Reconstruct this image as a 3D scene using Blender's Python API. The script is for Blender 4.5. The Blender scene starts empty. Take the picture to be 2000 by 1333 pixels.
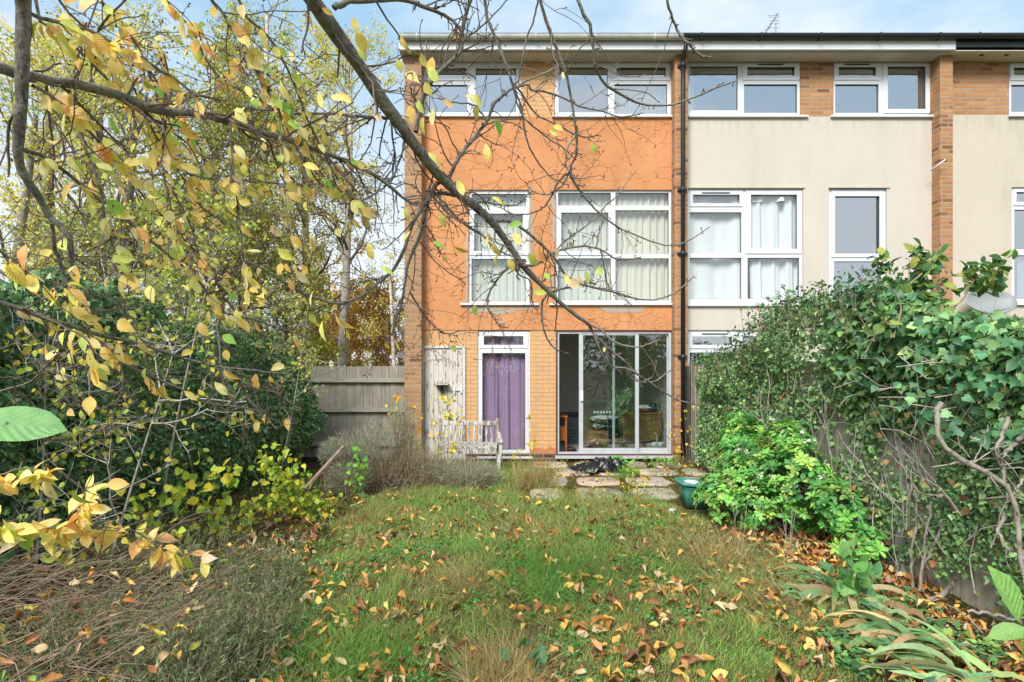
import bpy, math, random
import numpy as np
from mathutils import Vector, noise

# ---------------------------------------------------------------- camera, sky, sun, exposure
F, H, HY, D = 1111.1, 1.66, 715.0, 9.8          # focal length in px of the photo, eye height, horizon row, facade distance
SC = bpy.context.scene
COL = SC.collection
cam_d = bpy.data.cameras.new('camera')
cam = bpy.data.objects.new('camera', cam_d)
COL.objects.link(cam)
SC.camera = cam
cam.location = (0, 0, H)
cam.rotation_euler = (math.radians(90), 0, 0)
cam_d.sensor_width = 36
cam_d.lens = 20.0
cam_d.shift_y = (HY - 666.5) / 2000
cam_d.clip_start = 0.05
cam_d.clip_end = 2000
SC.view_settings.view_transform = 'Standard'
SC.view_settings.look = 'None'
SC.view_settings.exposure = 1.04
SC.view_settings.gamma = 1
SC.render.engine = 'CYCLES'
SC.cycles.max_bounces = 8
SC.cycles.transparent_max_bounces = 12
SC.cycles.diffuse_bounces = 4
SC.cycles.glossy_bounces = 3
SC.cycles.transmission_bounces = 4
SC.cycles.caustics_reflective = False
SC.cycles.caustics_refractive = False

SUN_EL, SUN_AZ = math.radians(42), math.radians(205)     # azimuth clockwise from +Y
world = bpy.data.worlds.new('World')
SC.world = world
world.use_nodes = True
wt = world.node_tree
wt.nodes.clear()
def wn(t, **k):
    n = wt.nodes.new(t)
    for a, b in k.items():
        setattr(n, a, b)
    return n
wo = wn('ShaderNodeOutputWorld'); bg = wn('ShaderNodeBackground')
sky = wn('ShaderNodeTexSky', sky_type='NISHITA', sun_disc=False)
sky.sun_elevation = SUN_EL
sky.sun_rotation = SUN_AZ
sky.air_density = 1.0; sky.dust_density = 1.5; sky.ozone_density = 1.0
tc = wn('ShaderNodeTexCoord')
mp = wn('ShaderNodeMapping'); mp.inputs['Scale'].default_value = (1.3, 1.3, 3.0); mp.inputs['Location'].default_value = (0.35, 0.1, 0.2)
nz = wn('ShaderNodeTexNoise'); nz.inputs['Scale'].default_value = 1.9; nz.inputs['Detail'].default_value = 7; nz.inputs['Roughness'].default_value = 0.52
rp = wn('ShaderNodeValToRGB'); rp.color_ramp.elements[0].position = 0.44; rp.color_ramp.elements[1].position = 0.68
sep = wn('ShaderNodeSeparateXYZ')
hz = wn('ShaderNodeMapRange'); hz.inputs['From Min'].default_value = 0.5; hz.inputs['From Max'].default_value = 0.2; hz.inputs['To Min'].default_value = 0.0; hz.inputs['To Max'].default_value = 0.8
mx = wn('ShaderNodeMath', operation='MAXIMUM')
cl = wn('ShaderNodeMixRGB')
L = wt.links.new
L(tc.outputs['Generated'], mp.inputs['Vector']); L(mp.outputs[0], nz.inputs['Vector']); L(nz.outputs['Fac'], rp.inputs[0])
L(tc.outputs['Generated'], sep.inputs[0]); L(sep.outputs['Z'], hz.inputs['Value'])
L(rp.outputs[0], mx.inputs[0]); L(hz.outputs[0], mx.inputs[1]); L(mx.outputs[0], cl.inputs['Fac'])
hs = wn('ShaderNodeMixRGB'); hs.inputs['Fac'].default_value = 0.7; hs.inputs[2].default_value = (2.5, 4.0, 5.2, 1)
L(sky.outputs[0], hs.inputs[1]); L(hs.outputs[0], cl.inputs[1]); cl.inputs[2].default_value = (5.0, 5.2, 5.4, 1)
L(cl.outputs[0], bg.inputs['Color']); bg.inputs['Strength'].default_value = 0.1
L(bg.outputs[0], wo.inputs['Surface'])

sd = bpy.data.lights.new('sun', 'SUN')
sd.energy = 2.45
sd.angle = math.radians(24)
sd.color = (1.0, 0.97, 0.93)
sun = bpy.data.objects.new('sun', sd)
COL.objects.link(sun)
_dir = Vector((math.sin(SUN_AZ) * math.cos(SUN_EL), math.cos(SUN_AZ) * math.cos(SUN_EL), math.sin(SUN_EL)))
sun.rotation_euler = (-_dir).to_track_quat('-Z', 'Y').to_euler()
sun.location = (0, -5, 20)

# ---------------------------------------------------------------- helpers
rng = np.random.default_rng(11)
rnd = random.Random(11)
def X(px, d=D): return (px - 1000) / F * d
def Z(py, d=D): return H - (py - HY) / F * d
def P(px, py, d): return (X(px, d), d, Z(py, d))
def hexc(h):
    h = h.lstrip('#')
    v = np.array([int(h[i:i + 2], 16) / 255 for i in (0, 2, 4)])
    return np.where(v <= 0.04045, v / 12.92, ((v + 0.055) / 1.055) ** 2.4)
def C(h, k=1.0):
    v = hexc(h) * k
    return (float(v[0]), float(v[1]), float(v[2]), 1.0)
ORG = {}
def org(o):
    return ORG.get(o.name, (0, 0, 0)) if o is not None else (0, 0, 0)
def tag(o, label=None, cat=None, group=None, kind=None):
    if label: o['label'] = label
    if cat: o['category'] = cat
    if group: o['group'] = group
    if kind: o['kind'] = kind
    return o
def thing(name, label, cat, loc=(0, 0, 0), group=None):
    o = bpy.data.objects.new(name, None)
    o.empty_display_size = 0.1
    COL.objects.link(o)
    o.location = loc
    ORG[o.name] = tuple(loc)
    return tag(o, label, cat, group)
def link(name, me, parent=None, loc=None):
    o = bpy.data.objects.new(name, me)
    COL.objects.link(o)
    if parent is not None:
        o.parent = parent
        ORG[o.name] = org(parent)
    else:
        ORG[o.name] = tuple(loc) if loc is not None else (0, 0, 0)
        if loc is not None: o.location = loc
    return o
def mesh_np(name, V, faces, mat, parent=None, uv=None, col=None, smooth=True, loc=None):
    """V (n,3); faces: list of int arrays (m,k). One mesh object."""
    V = np.asarray(V, dtype=np.float64)
    off = org(parent) if parent is not None else (loc or (0, 0, 0))
    V = V - np.array(off)
    faces = [np.asarray(f) for f in faces if len(f)]
    loops = np.concatenate([f.ravel() for f in faces]).astype(np.int32)
    sizes = np.concatenate([np.full(len(f), f.shape[1]) for f in faces]).astype(np.int32)
    starts = np.concatenate([[0], np.cumsum(sizes)[:-1]]).astype(np.int32)
    me = bpy.data.meshes.new(name)
    me.vertices.add(len(V)); me.vertices.foreach_set('co', V.astype(np.float32).ravel())
    me.loops.add(len(loops)); me.loops.foreach_set('vertex_index', loops)
    me.polygons.add(len(sizes)); me.polygons.foreach_set('loop_start', starts); me.polygons.foreach_set('loop_total', sizes)
    if smooth: me.polygons.foreach_set('use_smooth', np.ones(len(sizes), dtype=bool))
    if uv is not None:
        l = me.uv_layers.new(name='UVMap')
        l.data.foreach_set('uv', np.asarray(uv, dtype=np.float32)[loops].ravel())
    if col is not None:
        a = me.color_attributes.new('Col', 'FLOAT_COLOR', 'POINT')
        c = np.ones((len(V), 4), dtype=np.float32); c[:, :3] = col
        a.data.foreach_set('color', c.ravel())
    me.update(calc_edges=True)
    me.materials.append(mat)
    return link(name, me, parent, loc)

class MB:
    def __init__(s): s.v, s.f, s.sm = [], [], []
    def add(s, vs, fs, smooth=False):
        b = len(s.v); s.v += [tuple(p) for p in vs]; s.f += [tuple(i + b for i in f) for f in fs]; s.sm += [smooth] * len(fs)
        return s
    def box(s, x0, x1, y0, y1, z0, z1):
        x0, x1 = min(x0, x1), max(x0, x1); y0, y1 = min(y0, y1), max(y0, y1); z0, z1 = min(z0, z1), max(z0, z1)
        return s.add([(x0, y0, z0), (x1, y0, z0), (x1, y1, z0), (x0, y1, z0), (x0, y0, z1), (x1, y0, z1), (x1, y1, z1), (x0, y1, z1)],
                     [(0, 3, 2, 1), (4, 5, 6, 7), (0, 1, 5, 4), (1, 2, 6, 5), (2, 3, 7, 6), (3, 0, 4, 7)])
    def quad(s, a, b, c, d): return s.add([a, b, c, d], [(0, 1, 2, 3)])
    def bar(s, a, b, w, h=None, up=(0, 0, 1)):
        """rectangular bar from a to b, w across, h the other way"""
        h = w if h is None else h
        a, b = Vector(a), Vector(b); t = (b - a).normalized(); u = Vector(up)
        sd_ = t.cross(u)
        if sd_.length < 1e-3: sd_ = t.cross(Vector((1, 0, 0)))
        sd_.normalize(); u = sd_.cross(t).normalized()
        vs = []
        for p in (a, b):
            for i, j in ((-1, -1), (1, -1), (1, 1), (-1, 1)): vs.append(p + sd_ * (i * w / 2) + u * (j * h / 2))
        return s.add(vs, [(0, 3, 2, 1), (4, 5, 6, 7), (0, 1, 5, 4), (1, 2, 6, 5), (2, 3, 7, 6), (3, 0, 4, 7)])
    def tube(s, pts, r, n=8, cap=True):
        pts = [Vector(p) for p in pts]; rs = r if isinstance(r, (list, tuple)) else [r] * len(pts)
        vs = []; ref = None
        for i, p in enumerate(pts):
            t = (pts[min(i + 1, len(pts) - 1)] - pts[max(i - 1, 0)]).normalized()
            if ref is None:
                ref = t.cross(Vector((0, 0, 1)))
                if ref.length < 0.1: ref = t.cross(Vector((1, 0, 0)))
            ref = (ref - t * ref.dot(t)).normalized(); w = t.cross(ref)
            for k in range(n):
                a = 2 * math.pi * k / n
                vs.append(p + ref * (math.cos(a) * rs[i]) + w * (math.sin(a) * rs[i]))
        fs = [(i * n + k, i * n + (k + 1) % n, (i + 1) * n + (k + 1) % n, (i + 1) * n + k) for i in range(len(pts) - 1) for k in range(n)]
        if cap: fs += [tuple(range(n - 1, -1, -1)), tuple(range((len(pts) - 1) * n, len(pts) * n))]
        return s.add(vs, fs, True)
    def lathe(s, c, prof, n=20):
        vs = []
        for r, z in prof:
            for k in range(n):
                a = 2 * math.pi * k / n; vs.append((c[0] + r * math.cos(a), c[1] + r * math.sin(a), c[2] + z))
        m = len(prof)
        fs = [(i * n + k, i * n + (k + 1) % n, (i + 1) * n + (k + 1) % n, (i + 1) * n + k) for i in range(m - 1) for k in range(n)]
        return s.add(vs, fs, True)
    def build(s, name, mat, parent=None, loc=None, bevel=0):
        off = org(parent) if parent is not None else (loc or (0, 0, 0))
        me = bpy.data.meshes.new(name)
        me.from_pydata([(v[0] - off[0], v[1] - off[1], v[2] - off[2]) for v in s.v], [], s.f)
        me.polygons.foreach_set('use_smooth', s.sm)
        me.update(); me.materials.append(mat)
        o = link(name, me, parent, loc)
        if bevel:
            m = o.modifiers.new('bevel', 'BEVEL'); m.width = bevel; m.segments = 2; m.limit_method = 'ANGLE'
        return o
def wall(x0, x1, z0, z1, holes, y0, y1, sides=True):
    """slab between y0 (front) and y1 (back) with rectangular holes (xa, xb, za, zb)"""
    xs = sorted({x0, x1, *[min(max(h[i], x0), x1) for h in holes for i in (0, 1)]})
    zs = sorted({z0, z1, *[min(max(h[i], z0), z1) for h in holes for i in (2, 3)]})
    def solid(i, j):
        if i < 0 or j < 0 or i >= len(xs) - 1 or j >= len(zs) - 1: return False
        cx, cz = (xs[i] + xs[i + 1]) / 2, (zs[j] + zs[j + 1]) / 2
        return not any(h[0] < cx < h[1] and h[2] < cz < h[3] for h in holes)
    m = MB()
    for i in range(len(xs) - 1):
        for j in range(len(zs) - 1):
            if not solid(i, j): continue
            a, b, c, d = xs[i], xs[i + 1], zs[j], zs[j + 1]
            m.quad((a, y0, c), (b, y0, c), (b, y0, d), (a, y0, d)); m.quad((a, y1, c), (a, y1, d), (b, y1, d), (b, y1, c))
            if not solid(i - 1, j): m.quad((a, y0, c), (a, y0, d), (a, y1, d), (a, y1, c))
            if not solid(i + 1, j): m.quad((b, y0, c), (b, y1, c), (b, y1, d), (b, y0, d))
            if not solid(i, j - 1): m.quad((a, y0, c), (a, y1, c), (b, y1, c), (b, y0, c))
            if not solid(i, j + 1): m.quad((a, y0, d), (b, y0, d), (b, y1, d), (a, y1, d))
    return m
def grid_patch(fn, nu, nv):
    vs = [fn(i / (nu - 1), j / (nv - 1)) for j in range(nv) for i in range(nu)]
    fs = [(j * nu + i, j * nu + i + 1, (j + 1) * nu + i + 1, (j + 1) * nu + i) for j in range(nv - 1) for i in range(nu - 1)]
    m = MB(); m.add(vs, fs, True); return m

# ---- numpy plants
def norm(v): return v / np.maximum(np.linalg.norm(v, axis=-1, keepdims=True), 1e-9)
def tubes(Pn, Rn, n=5):
    """(N,K,3), (N,K) -> V, quads"""
    N, K, _ = Pn.shape
    T = np.gradient(Pn, axis=1); T = norm(T)
    m = norm(Pn[:, -1] - Pn[:, 0])
    ref = np.where(np.abs(m[:, 2:3]) > 0.8, np.array([[1., 0, 0]]), np.array([[0, 0, 1.]]))
    A = norm(np.cross(T, ref[:, None, :])); B = np.cross(T, A)
    a = np.arange(n) * 2 * np.pi / n
    V = Pn[:, :, None, :] + Rn[:, :, None, None] * (np.cos(a)[None, None, :, None] * A[:, :, None, :] + np.sin(a)[None, None, :, None] * B[:, :, None, :])
    idx = np.arange(N * K * n).reshape(N, K, n)
    q = np.stack([idx[:, :-1, :], np.roll(idx, -1, 2)[:, :-1, :], np.roll(idx, -1, 2)[:, 1:, :], idx[:, 1:, :]], -1).reshape(-1, 4)
    return V.reshape(-1, 3), q
def join(parts):
    Vs, Fs, b = [], [], 0
    for V, f in parts:
        Vs.append(V); Fs.append(f + b); b += len(V)
    return np.concatenate(Vs), Fs
def grow(Pn, Rn, n, length, angle=(35, 65), K=6, wob=0.12, grav=0.0, t0=0.2, rk=0.55, rmin=0.001, pull=None, tip=0.35, w=None):
    """n children off the polylines Pn; returns (n,K,3), (n,K)"""
    N, K0, _ = Pn.shape
    ln = np.linalg.norm(np.diff(Pn, axis=1), axis=2).sum(1)
    pw = ln if w is None else ln * w
    i = rng.choice(N, n, p=pw / pw.sum())
    t = t0 + (1 - t0) * rng.random(n) ** 0.8
    f = t * (K0 - 1.001); a = f.astype(int); fr = (f - a)[:, None]
    s = Pn[i, a] * (1 - fr) + Pn[i, a + 1] * fr
    r0 = Rn[i, a] * (1 - fr[:, 0]) + Rn[i, a + 1] * fr[:, 0]
    T = norm(Pn[i, a + 1] - Pn[i, a])
    rv = norm(rng.normal(size=(n, 3))); pp = norm(np.cross(T, rv))
    an = np.radians(rng.uniform(*angle, n))[:, None]
    d = T * np.cos(an) + pp * np.sin(an)
    if pull is not None: d = norm(d + np.array(pull))
    Lh = rng.uniform(*length, n) * (1 - 0.35 * t)
    step = (Lh / (K - 1))[:, None]
    out = [s]; cur = s
    for k in range(K - 1):
        d = norm(d + rng.normal(size=(n, 3)) * wob + np.array([0, 0, -grav]))
        cur = cur + d * step; out.append(cur)
    r = np.maximum(r0 * rk, rmin)[:, None] * np.linspace(1, tip, K)[None]
    return np.stack(out, 1), np.maximum(r, rmin * 0.6)
def basis(d, nrm):
    y = norm(d); x = norm(np.cross(y, nrm)); z = np.cross(x, y); return x, y, z
def scatter(tpl, pos, d, nrm, size, wid=None):
    T, faces, uv = tpl
    N = len(pos); x, y, z = basis(d, nrm)
    wid = np.ones(N) if wid is None else wid
    V = pos[:, None, :] + size[:, None, None] * (T[None, :, 0, None] * wid[:, None, None] * x[:, None, :] + T[None, :, 1, None] * y[:, None, :] + T[None, :, 2, None] * z[:, None, :])
    k = len(T); b = (np.arange(N) * k)[:, None, None]
    Fs = [(f[None] + b).reshape(-1, f.shape[1]) for f in faces]
    return V.reshape(-1, 3), Fs, np.tile(uv, (N, 1)), k
def leaves(name, tpl, pos, d, nrm, size, col, mat, parent=None, wid=None, **kw):
    if isinstance(tpl, list):
        which = rng.integers(0, len(tpl), len(pos))
        Vs, Fd, Us, Cs, b = [], {}, [], [], 0
        for i, t in enumerate(tpl):
            m = which == i
            if not m.any(): continue
            V, Fs, U, k = scatter(t, pos[m], d[m], nrm[m], size[m], None if wid is None else wid[m])
            for f in Fs: Fd.setdefault(f.shape[1], []).append(f + b)
            b += len(V); Vs.append(V); Us.append(U); Cs.append(np.repeat(col[m], k, 0))
        return mesh_np(name, np.concatenate(Vs), [np.concatenate(v) for v in Fd.values()], mat, parent, np.concatenate(Us), np.concatenate(Cs), **kw)
    V, Fs, U, k = scatter(tpl, pos, d, nrm, size, wid)
    return mesh_np(name, V, Fs, mat, parent, U, np.repeat(col, k, 0), **kw)
def strip_leaf(prof, fold=0.12, curl=0.1, rag=0.0, seed=0):
    """leaf from half-widths along 0..1, folded along the midrib, curling back"""
    r = random.Random(seed); n = len(prof); T, uv = [], []
    for i, w in enumerate(prof):
        t = i / (n - 1); z = -curl * t * t
        wl = w * (1 + r.uniform(-rag, rag)); wr = w * (1 + r.uniform(-rag, rag))
        T += [(-wl, t, z + fold * wl + r.uniform(-rag, rag) * 0.15), (0, t, z), (wr, t, z + fold * wr + r.uniform(-rag, rag) * 0.15)]; uv += [(0, t), (0.5, t), (1, t)]
    q = []
    for i in range(n - 1):
        a = i * 3; q += [(a, a + 1, a + 4, a + 3), (a + 1, a + 2, a + 5, a + 4)]
    return (np.array(T, float), [np.array(q)], np.array(uv, float))
def serrate(prof, n=26, a=.012):
    t = np.linspace(0, 1, n); w = np.interp(t, np.linspace(0, 1, len(prof)), prof); w[1:-1:2] -= a; return [float(max(v, .003)) for v in w]
def fan_leaf(outline, c=(0, 0.4), cup=0.08, seed=0):
    """lobed leaf: fan about c"""
    r = random.Random(seed)
    T = [(c[0], c[1], 0)] + [(x, y, cup * (abs(x) + abs(y - c[1])) + r.uniform(-.04, .04)) for x, y in outline]
    n = len(outline); f = [(0, i + 1, (i + 1) % n + 1) for i in range(n)]
    uv = [(0.5, c[1])] + [(x + 0.5, y) for x, y in outline]
    return (np.array(T, float), [np.array(f)], np.array(uv, float))
CHERRY = [strip_leaf(serrate(p), f, c, .02, i) for i, (p, f, c) in enumerate([([.01, .15, .24, .265, .24, .15, .01], .35, .25), ([.01, .12, .19, .21, .2, .14, .01], .4, -.14), ([.01, .17, .26, .27, .22, .12, .01], .15, .45), ([.01, .13, .21, .24, .25, .19, .01], .5, .3), ([.01, .19, .28, .29, .22, .1, .01], .5, .05), ([.01, .1, .16, .18, .15, .09, .01], .9, .5)])]
CURLED = [strip_leaf([.01, .16, .25, .27, .22, .12, .01], 1.3, .5, .22, 4), strip_leaf([.01, .17, .27, .27, .24, .15, .01], .9, -.45, .2, 5), strip_leaf([.01, .2, .28, .3, .24, .14, .01], .2, .15, .12, 6), strip_leaf([.01, .12, .2, .22, .2, .12, .01], 1.8, .6, .25, 7), strip_leaf([.01, .1, .2, .28, .2, .15, .01], 2.4, .2, .25, 8), strip_leaf([.01, .18, .2, .12, .2, .1, .01], .6, -.7, .3, 9)]
OVAL = strip_leaf([.02, .24, .28, .2, .01], .3, .2)
SIMPLE = strip_leaf([.03, .27, .01], .3, .15)
HEART = fan_leaf([(0, .08), (-.2, -.02), (-.38, .1), (-.42, .35), (-.25, .7), (0, 1.0), (.25, .7), (.42, .35), (.38, .1), (.2, -.02)], (0, .3), .12)
IVY = [fan_leaf([(0, .0), (-.18, -.1), (-.5, .12), (-.3, .38), (-.34, .6), (-.12, .62), (0, 1.0), (.12, .62), (.34, .6), (.3, .38), (.5, .12), (.18, -.1)], (0, .32), .1, 1),
       fan_leaf([(0, .05), (-.22, -.05), (-.42, .2), (-.26, .5), (0, .95), (.26, .5), (.42, .2), (.22, -.05)], (0, .3), .18, 2),
       fan_leaf([(0, .0), (-.25, -.08), (-.55, .25), (-.22, .45), (-.1, .62), (0, .9), (.14, .6), (.25, .42), (.5, .2), (.2, -.1)], (0, .3), -.1, 3)]
BLADE = (np.array([(-.5, 0, 0), (.5, 0, 0), (-.42, .35, .02), (.42, .35, .02), (-.28, .7, .1), (.28, .7, .1), (0, 1, .25)], float), [np.array([(0, 1, 3, 2), (2, 3, 5, 4)]), np.array([(4, 5, 6)])], np.array([(0, 0), (1, 0), (0, .35), (1, .35), (0, .7), (1, .7), (.5, 1)], float))
BLADE2 = (np.array([(-.5, 0, 0), (.5, 0, 0), (-.45, .3, .05), (.45, .3, .05), (-.35, .6, .22), (.35, .6, .22), (-.2, .82, .42), (.2, .82, .42), (0, .95, .66)], float), [np.array([(0, 1, 3, 2), (2, 3, 5, 4), (4, 5, 7, 6)]), np.array([(6, 7, 8)])], np.array([(0, 0), (1, 0), (0, .3), (1, .3), (0, .6), (1, .6), (0, .8), (1, .8), (.5, 1)], float))
def palette(cols, n, w=None, jit=0.18):
    A = np.array([hexc(c) for c in cols]); w = None if w is None else np.array(w) / sum(w)
    c = A[rng.choice(len(A), n, p=w)]
    return np.clip(c * (1 + rng.normal(size=(n, 1)) * jit) * (1 + rng.normal(size=(n, 3)) * 0.05), 0.003, 0.95)
def fbm(x, y, s=1.0, o=3, seed=0.0):
    """cheap smooth noise on arrays, about -1..1"""
    v = 0; a = 1; t = 0
    for k in range(o):
        f = s * 2 ** k
        v = v + a * (np.sin(x * f * 1.7 + 1.3 * k + seed + 1.9 * np.sin(y * f * 1.1 + seed * 2 + k)) * np.cos(y * f * 1.45 + 2.1 * k + seed + 1.7 * np.sin(x * f * .9 + k * 3)))
        t += a; a *= .55
    return v / t
def gz(x, y):
    return 0.03 * fbm(np.asarray(x, float), np.asarray(y, float), 0.8, 2, 3.0) * np.clip((9.0 - np.asarray(y, float)) / 3, 0, 1)
def catmull(pts, K):
    pts = np.array(pts, float); n = len(pts)
    ext = np.vstack([2 * pts[0] - pts[1], pts, 2 * pts[-1] - pts[-2]])
    t = np.linspace(0, n - 1.0001, K); i = t.astype(int); f = (t - i)[:, None]
    p0, p1, p2, p3 = ext[i], ext[i + 1], ext[i + 2], ext[np.minimum(i + 3, n + 1)]
    return 0.5 * (2 * p1 + (p2 - p0) * f + (2 * p0 - 5 * p1 + 4 * p2 - p3) * f ** 2 + (3 * p1 - p0 - 3 * p2 + p3) * f ** 3)
# ---------------------------------------------------------------- materials
class N:
    """small node-tree writer"""
    def __init__(s, name):
        s.m = bpy.data.materials.new(name); s.m.use_nodes = True; s.t = s.m.node_tree; s.t.nodes.clear()
        s.out = s.t.nodes.new('ShaderNodeOutputMaterial')
    def n(s, typ, ins=None, **k):
        nd = s.t.nodes.new('ShaderNode' + typ)
        for a, b in k.items(): setattr(nd, a, b)
        for a, b in (ins or {}).items(): s.set(nd.inputs[a], b)
        return nd
    def set(s, i, v):
        if isinstance(v, bpy.types.NodeSocket): s.t.links.new(v, i)
        elif isinstance(v, bpy.types.Node): s.t.links.new(v.outputs[0], i)
        else: i.default_value = v
    def pos(s, scale=(1, 1, 1)):
        g = s.n('NewGeometry'); m = s.n('Mapping', {'Vector': g.outputs['Position'], 'Scale': scale}); return m.outputs[0]
    def noise(s, scale, vec=None, detail=4, rough=.55):
        return s.n('TexNoise', {'Vector': vec if vec is not None else s.pos(), 'Scale': scale, 'Detail': detail, 'Roughness': rough}).outputs['Fac']
    def ramp(s, fac, stops):
        r = s.n('ValToRGB', {'Fac': fac}); e = r.color_ramp.elements
        while len(e) < len(stops): e.new(.5)
        for i, (p, c) in enumerate(stops):
            e[i].position = p; e[i].color = c if isinstance(c, tuple) else (c, c, c, 1)
        return r.outputs[0]
    def mix(s, f, a, b, mode='MIX'):
        m = s.n('MixRGB', {0: f, 1: a, 2: b}, blend_type=mode); return m.outputs[0]
    def math(s, op, a, b=0.0):
        m = s.n('Math', operation=op); s.set(m.inputs[0], a); s.set(m.inputs[1], b); return m.outputs[0]
    def bump(s, h, dist=.01, st=.6, nrm=None):
        b = s.n('Bump', {'Height': h, 'Distance': dist, 'Strength': st})
        if nrm is not None: s.set(b.inputs['Normal'], nrm)
        return b.outputs[0]
    def bsdf(s, base, rough=.7, nrm=None, metal=0.0, spec=.5, **k):
        b = s.n('BsdfPrincipled', {'Base Color': base, 'Roughness': rough, 'Metallic': metal, 'Specular IOR Level': spec})
        if nrm is not None: s.set(b.inputs['Normal'], nrm)
        for a, v in k.items(): s.set(b.inputs[a], v)
        return b.outputs[0]
    def done(s, sh): s.set(s.out.inputs['Surface'], sh); return s.m
def flat(name, c, rough=.6, metal=0.0, var=.12, scale=6, bump=.0, spec=.5):
    g = N(name); f = g.noise(scale, detail=6)
    col = g.mix(g.ramp(f, [(.3, 0.0), (.7, 1.0)]), C(c, 1 - var), C(c, 1 + var * .6))
    return g.done(g.bsdf(col, rough, g.bump(g.noise(scale * 8), .004, .5) if bump else None, metal, spec))
def leafmat(name, trans=.3, rough=.5, vein=0.0, spec=.4, spots=0.0):
    g = N(name); a = g.n('Attribute', attribute_name='Col').outputs['Color']
    v = g.noise(38, detail=3); col = g.mix(g.ramp(v, [(.3, .0), (.7, 1.)]), g.mix(1.0, a, (1.0, 1.0, 1.0, 1), 'MULTIPLY'), g.mix(1.0, a, (1.4, 1.38, 1.3, 1), 'MULTIPLY'))
    nrm = None
    if vein:
        uv = g.n('TexCoord').outputs['UV']; sp = g.n('SeparateXYZ', {0: uv})
        u = g.math('ABSOLUTE', g.math('SUBTRACT', sp.outputs[0], .5)); mid = g.math('LESS_THAN', u, .022)
        w = g.math('SINE', g.math('MULTIPLY', g.math('SUBTRACT', sp.outputs[1], g.math('MULTIPLY', u, .55)), 58.0))
        wv = g.ramp(w, [(.0, 0.0), (.75, 0.0), (1., 1.0)])
        f = g.math('MAXIMUM', mid, g.math('MULTIPLY', wv, .45)); f = g.math('MULTIPLY', f, vein)
        col = g.mix(f, col, g.mix(1.0, a, (1.25, 1.2, 1.5, 1), 'MULTIPLY'))
        nrm = g.bump(w, .002, .4)
    if spots:
        s_ = g.ramp(g.noise(90, detail=2), [(.0, 1.0), (.26, 1.0), (.31, 0.0)])
        col = g.mix(g.math('MULTIPLY', s_, spots), col, C('#5a3a1c'))
    b = g.bsdf(col, rough, nrm, spec=spec)
    tr = g.n('BsdfTranslucent', {'Color': g.mix(1.0, col, (1.1, 1.1, .7, 1), 'MULTIPLY')})
    return g.done(g.n('MixShader', {0: trans, 1: b, 2: tr.outputs[0]}).outputs[0])
def brickmat(name, c1, c2, mortar, paint=None, msize=.012, bev=.6, dark='#7a4a2c'):
    g = N(name); geo = g.n('NewGeometry'); sp = g.n('SeparateXYZ', {0: geo.outputs['Position']})
    u = g.math('ADD', sp.outputs[0], sp.outputs[1]); vec = g.n('CombineXYZ', {0: u, 1: sp.outputs[2], 2: 0.0}).outputs[0]
    wv = g.n('MixRGB', {0: .012, 1: vec, 2: g.n('TexNoise', {'Vector': g.pos(), 'Scale': 7.0}).outputs['Color']}, blend_type='ADD').outputs[0]
    br = g.n('TexBrick', {'Vector': wv, 'Color1': (0, 0, 0, 1), 'Color2': (1, 1, 1, 1), 'Mortar': (.5, .5, .5, 1), 'Scale': 1.0, 'Mortar Size': msize, 'Mortar Smooth': .3, 'Bias': 0.0, 'Brick Width': .225, 'Row Height': .075})
    bv = br.outputs['Color']; mf = br.outputs['Fac']
    col = g.ramp(bv, [(0.0, C(c1)), (.45, C(c2)), (.8, C(c1, 1.1)), (.97, C(dark))])
    n2 = g.noise(60, detail=5, rough=.7); n3 = g.noise(4, detail=4)
    if paint is None:
        col = g.mix(g.ramp(n2, [(.35, .0), (.75, .55)]), col, C(dark))
        col = g.mix(g.ramp(n3, [(.35, .0), (.8, .3)]), col, C(c2, .6))
        col = g.mix(mf, col, C(mortar))
    else:
        col = g.mix(g.ramp(n3, [(.3, .0), (.75, 1.0)]), C(paint, .92), C(paint, 1.05))
        col = g.mix(g.math('MULTIPLY', mf, .38), col, C(paint, .5))
        col = g.mix(g.ramp(g.noise(24, detail=6, rough=.8), [(.66, .0), (.72, .8)]), col, C('#a85c2a'))
        lo = g.math('LESS_THAN', g.math('ADD', sp.outputs[2], g.math('MULTIPLY', g.noise(7), .35)), .42)
        col = g.mix(g.math('MULTIPLY', lo, .6), col, C('#b4572e'))
    h = g.math('ADD', g.math('MULTIPLY', mf, -1.0), g.math('MULTIPLY', n2, .35))
    return g.done(g.bsdf(col, .85, g.bump(h, .008, bev), spec=.25))
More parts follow.
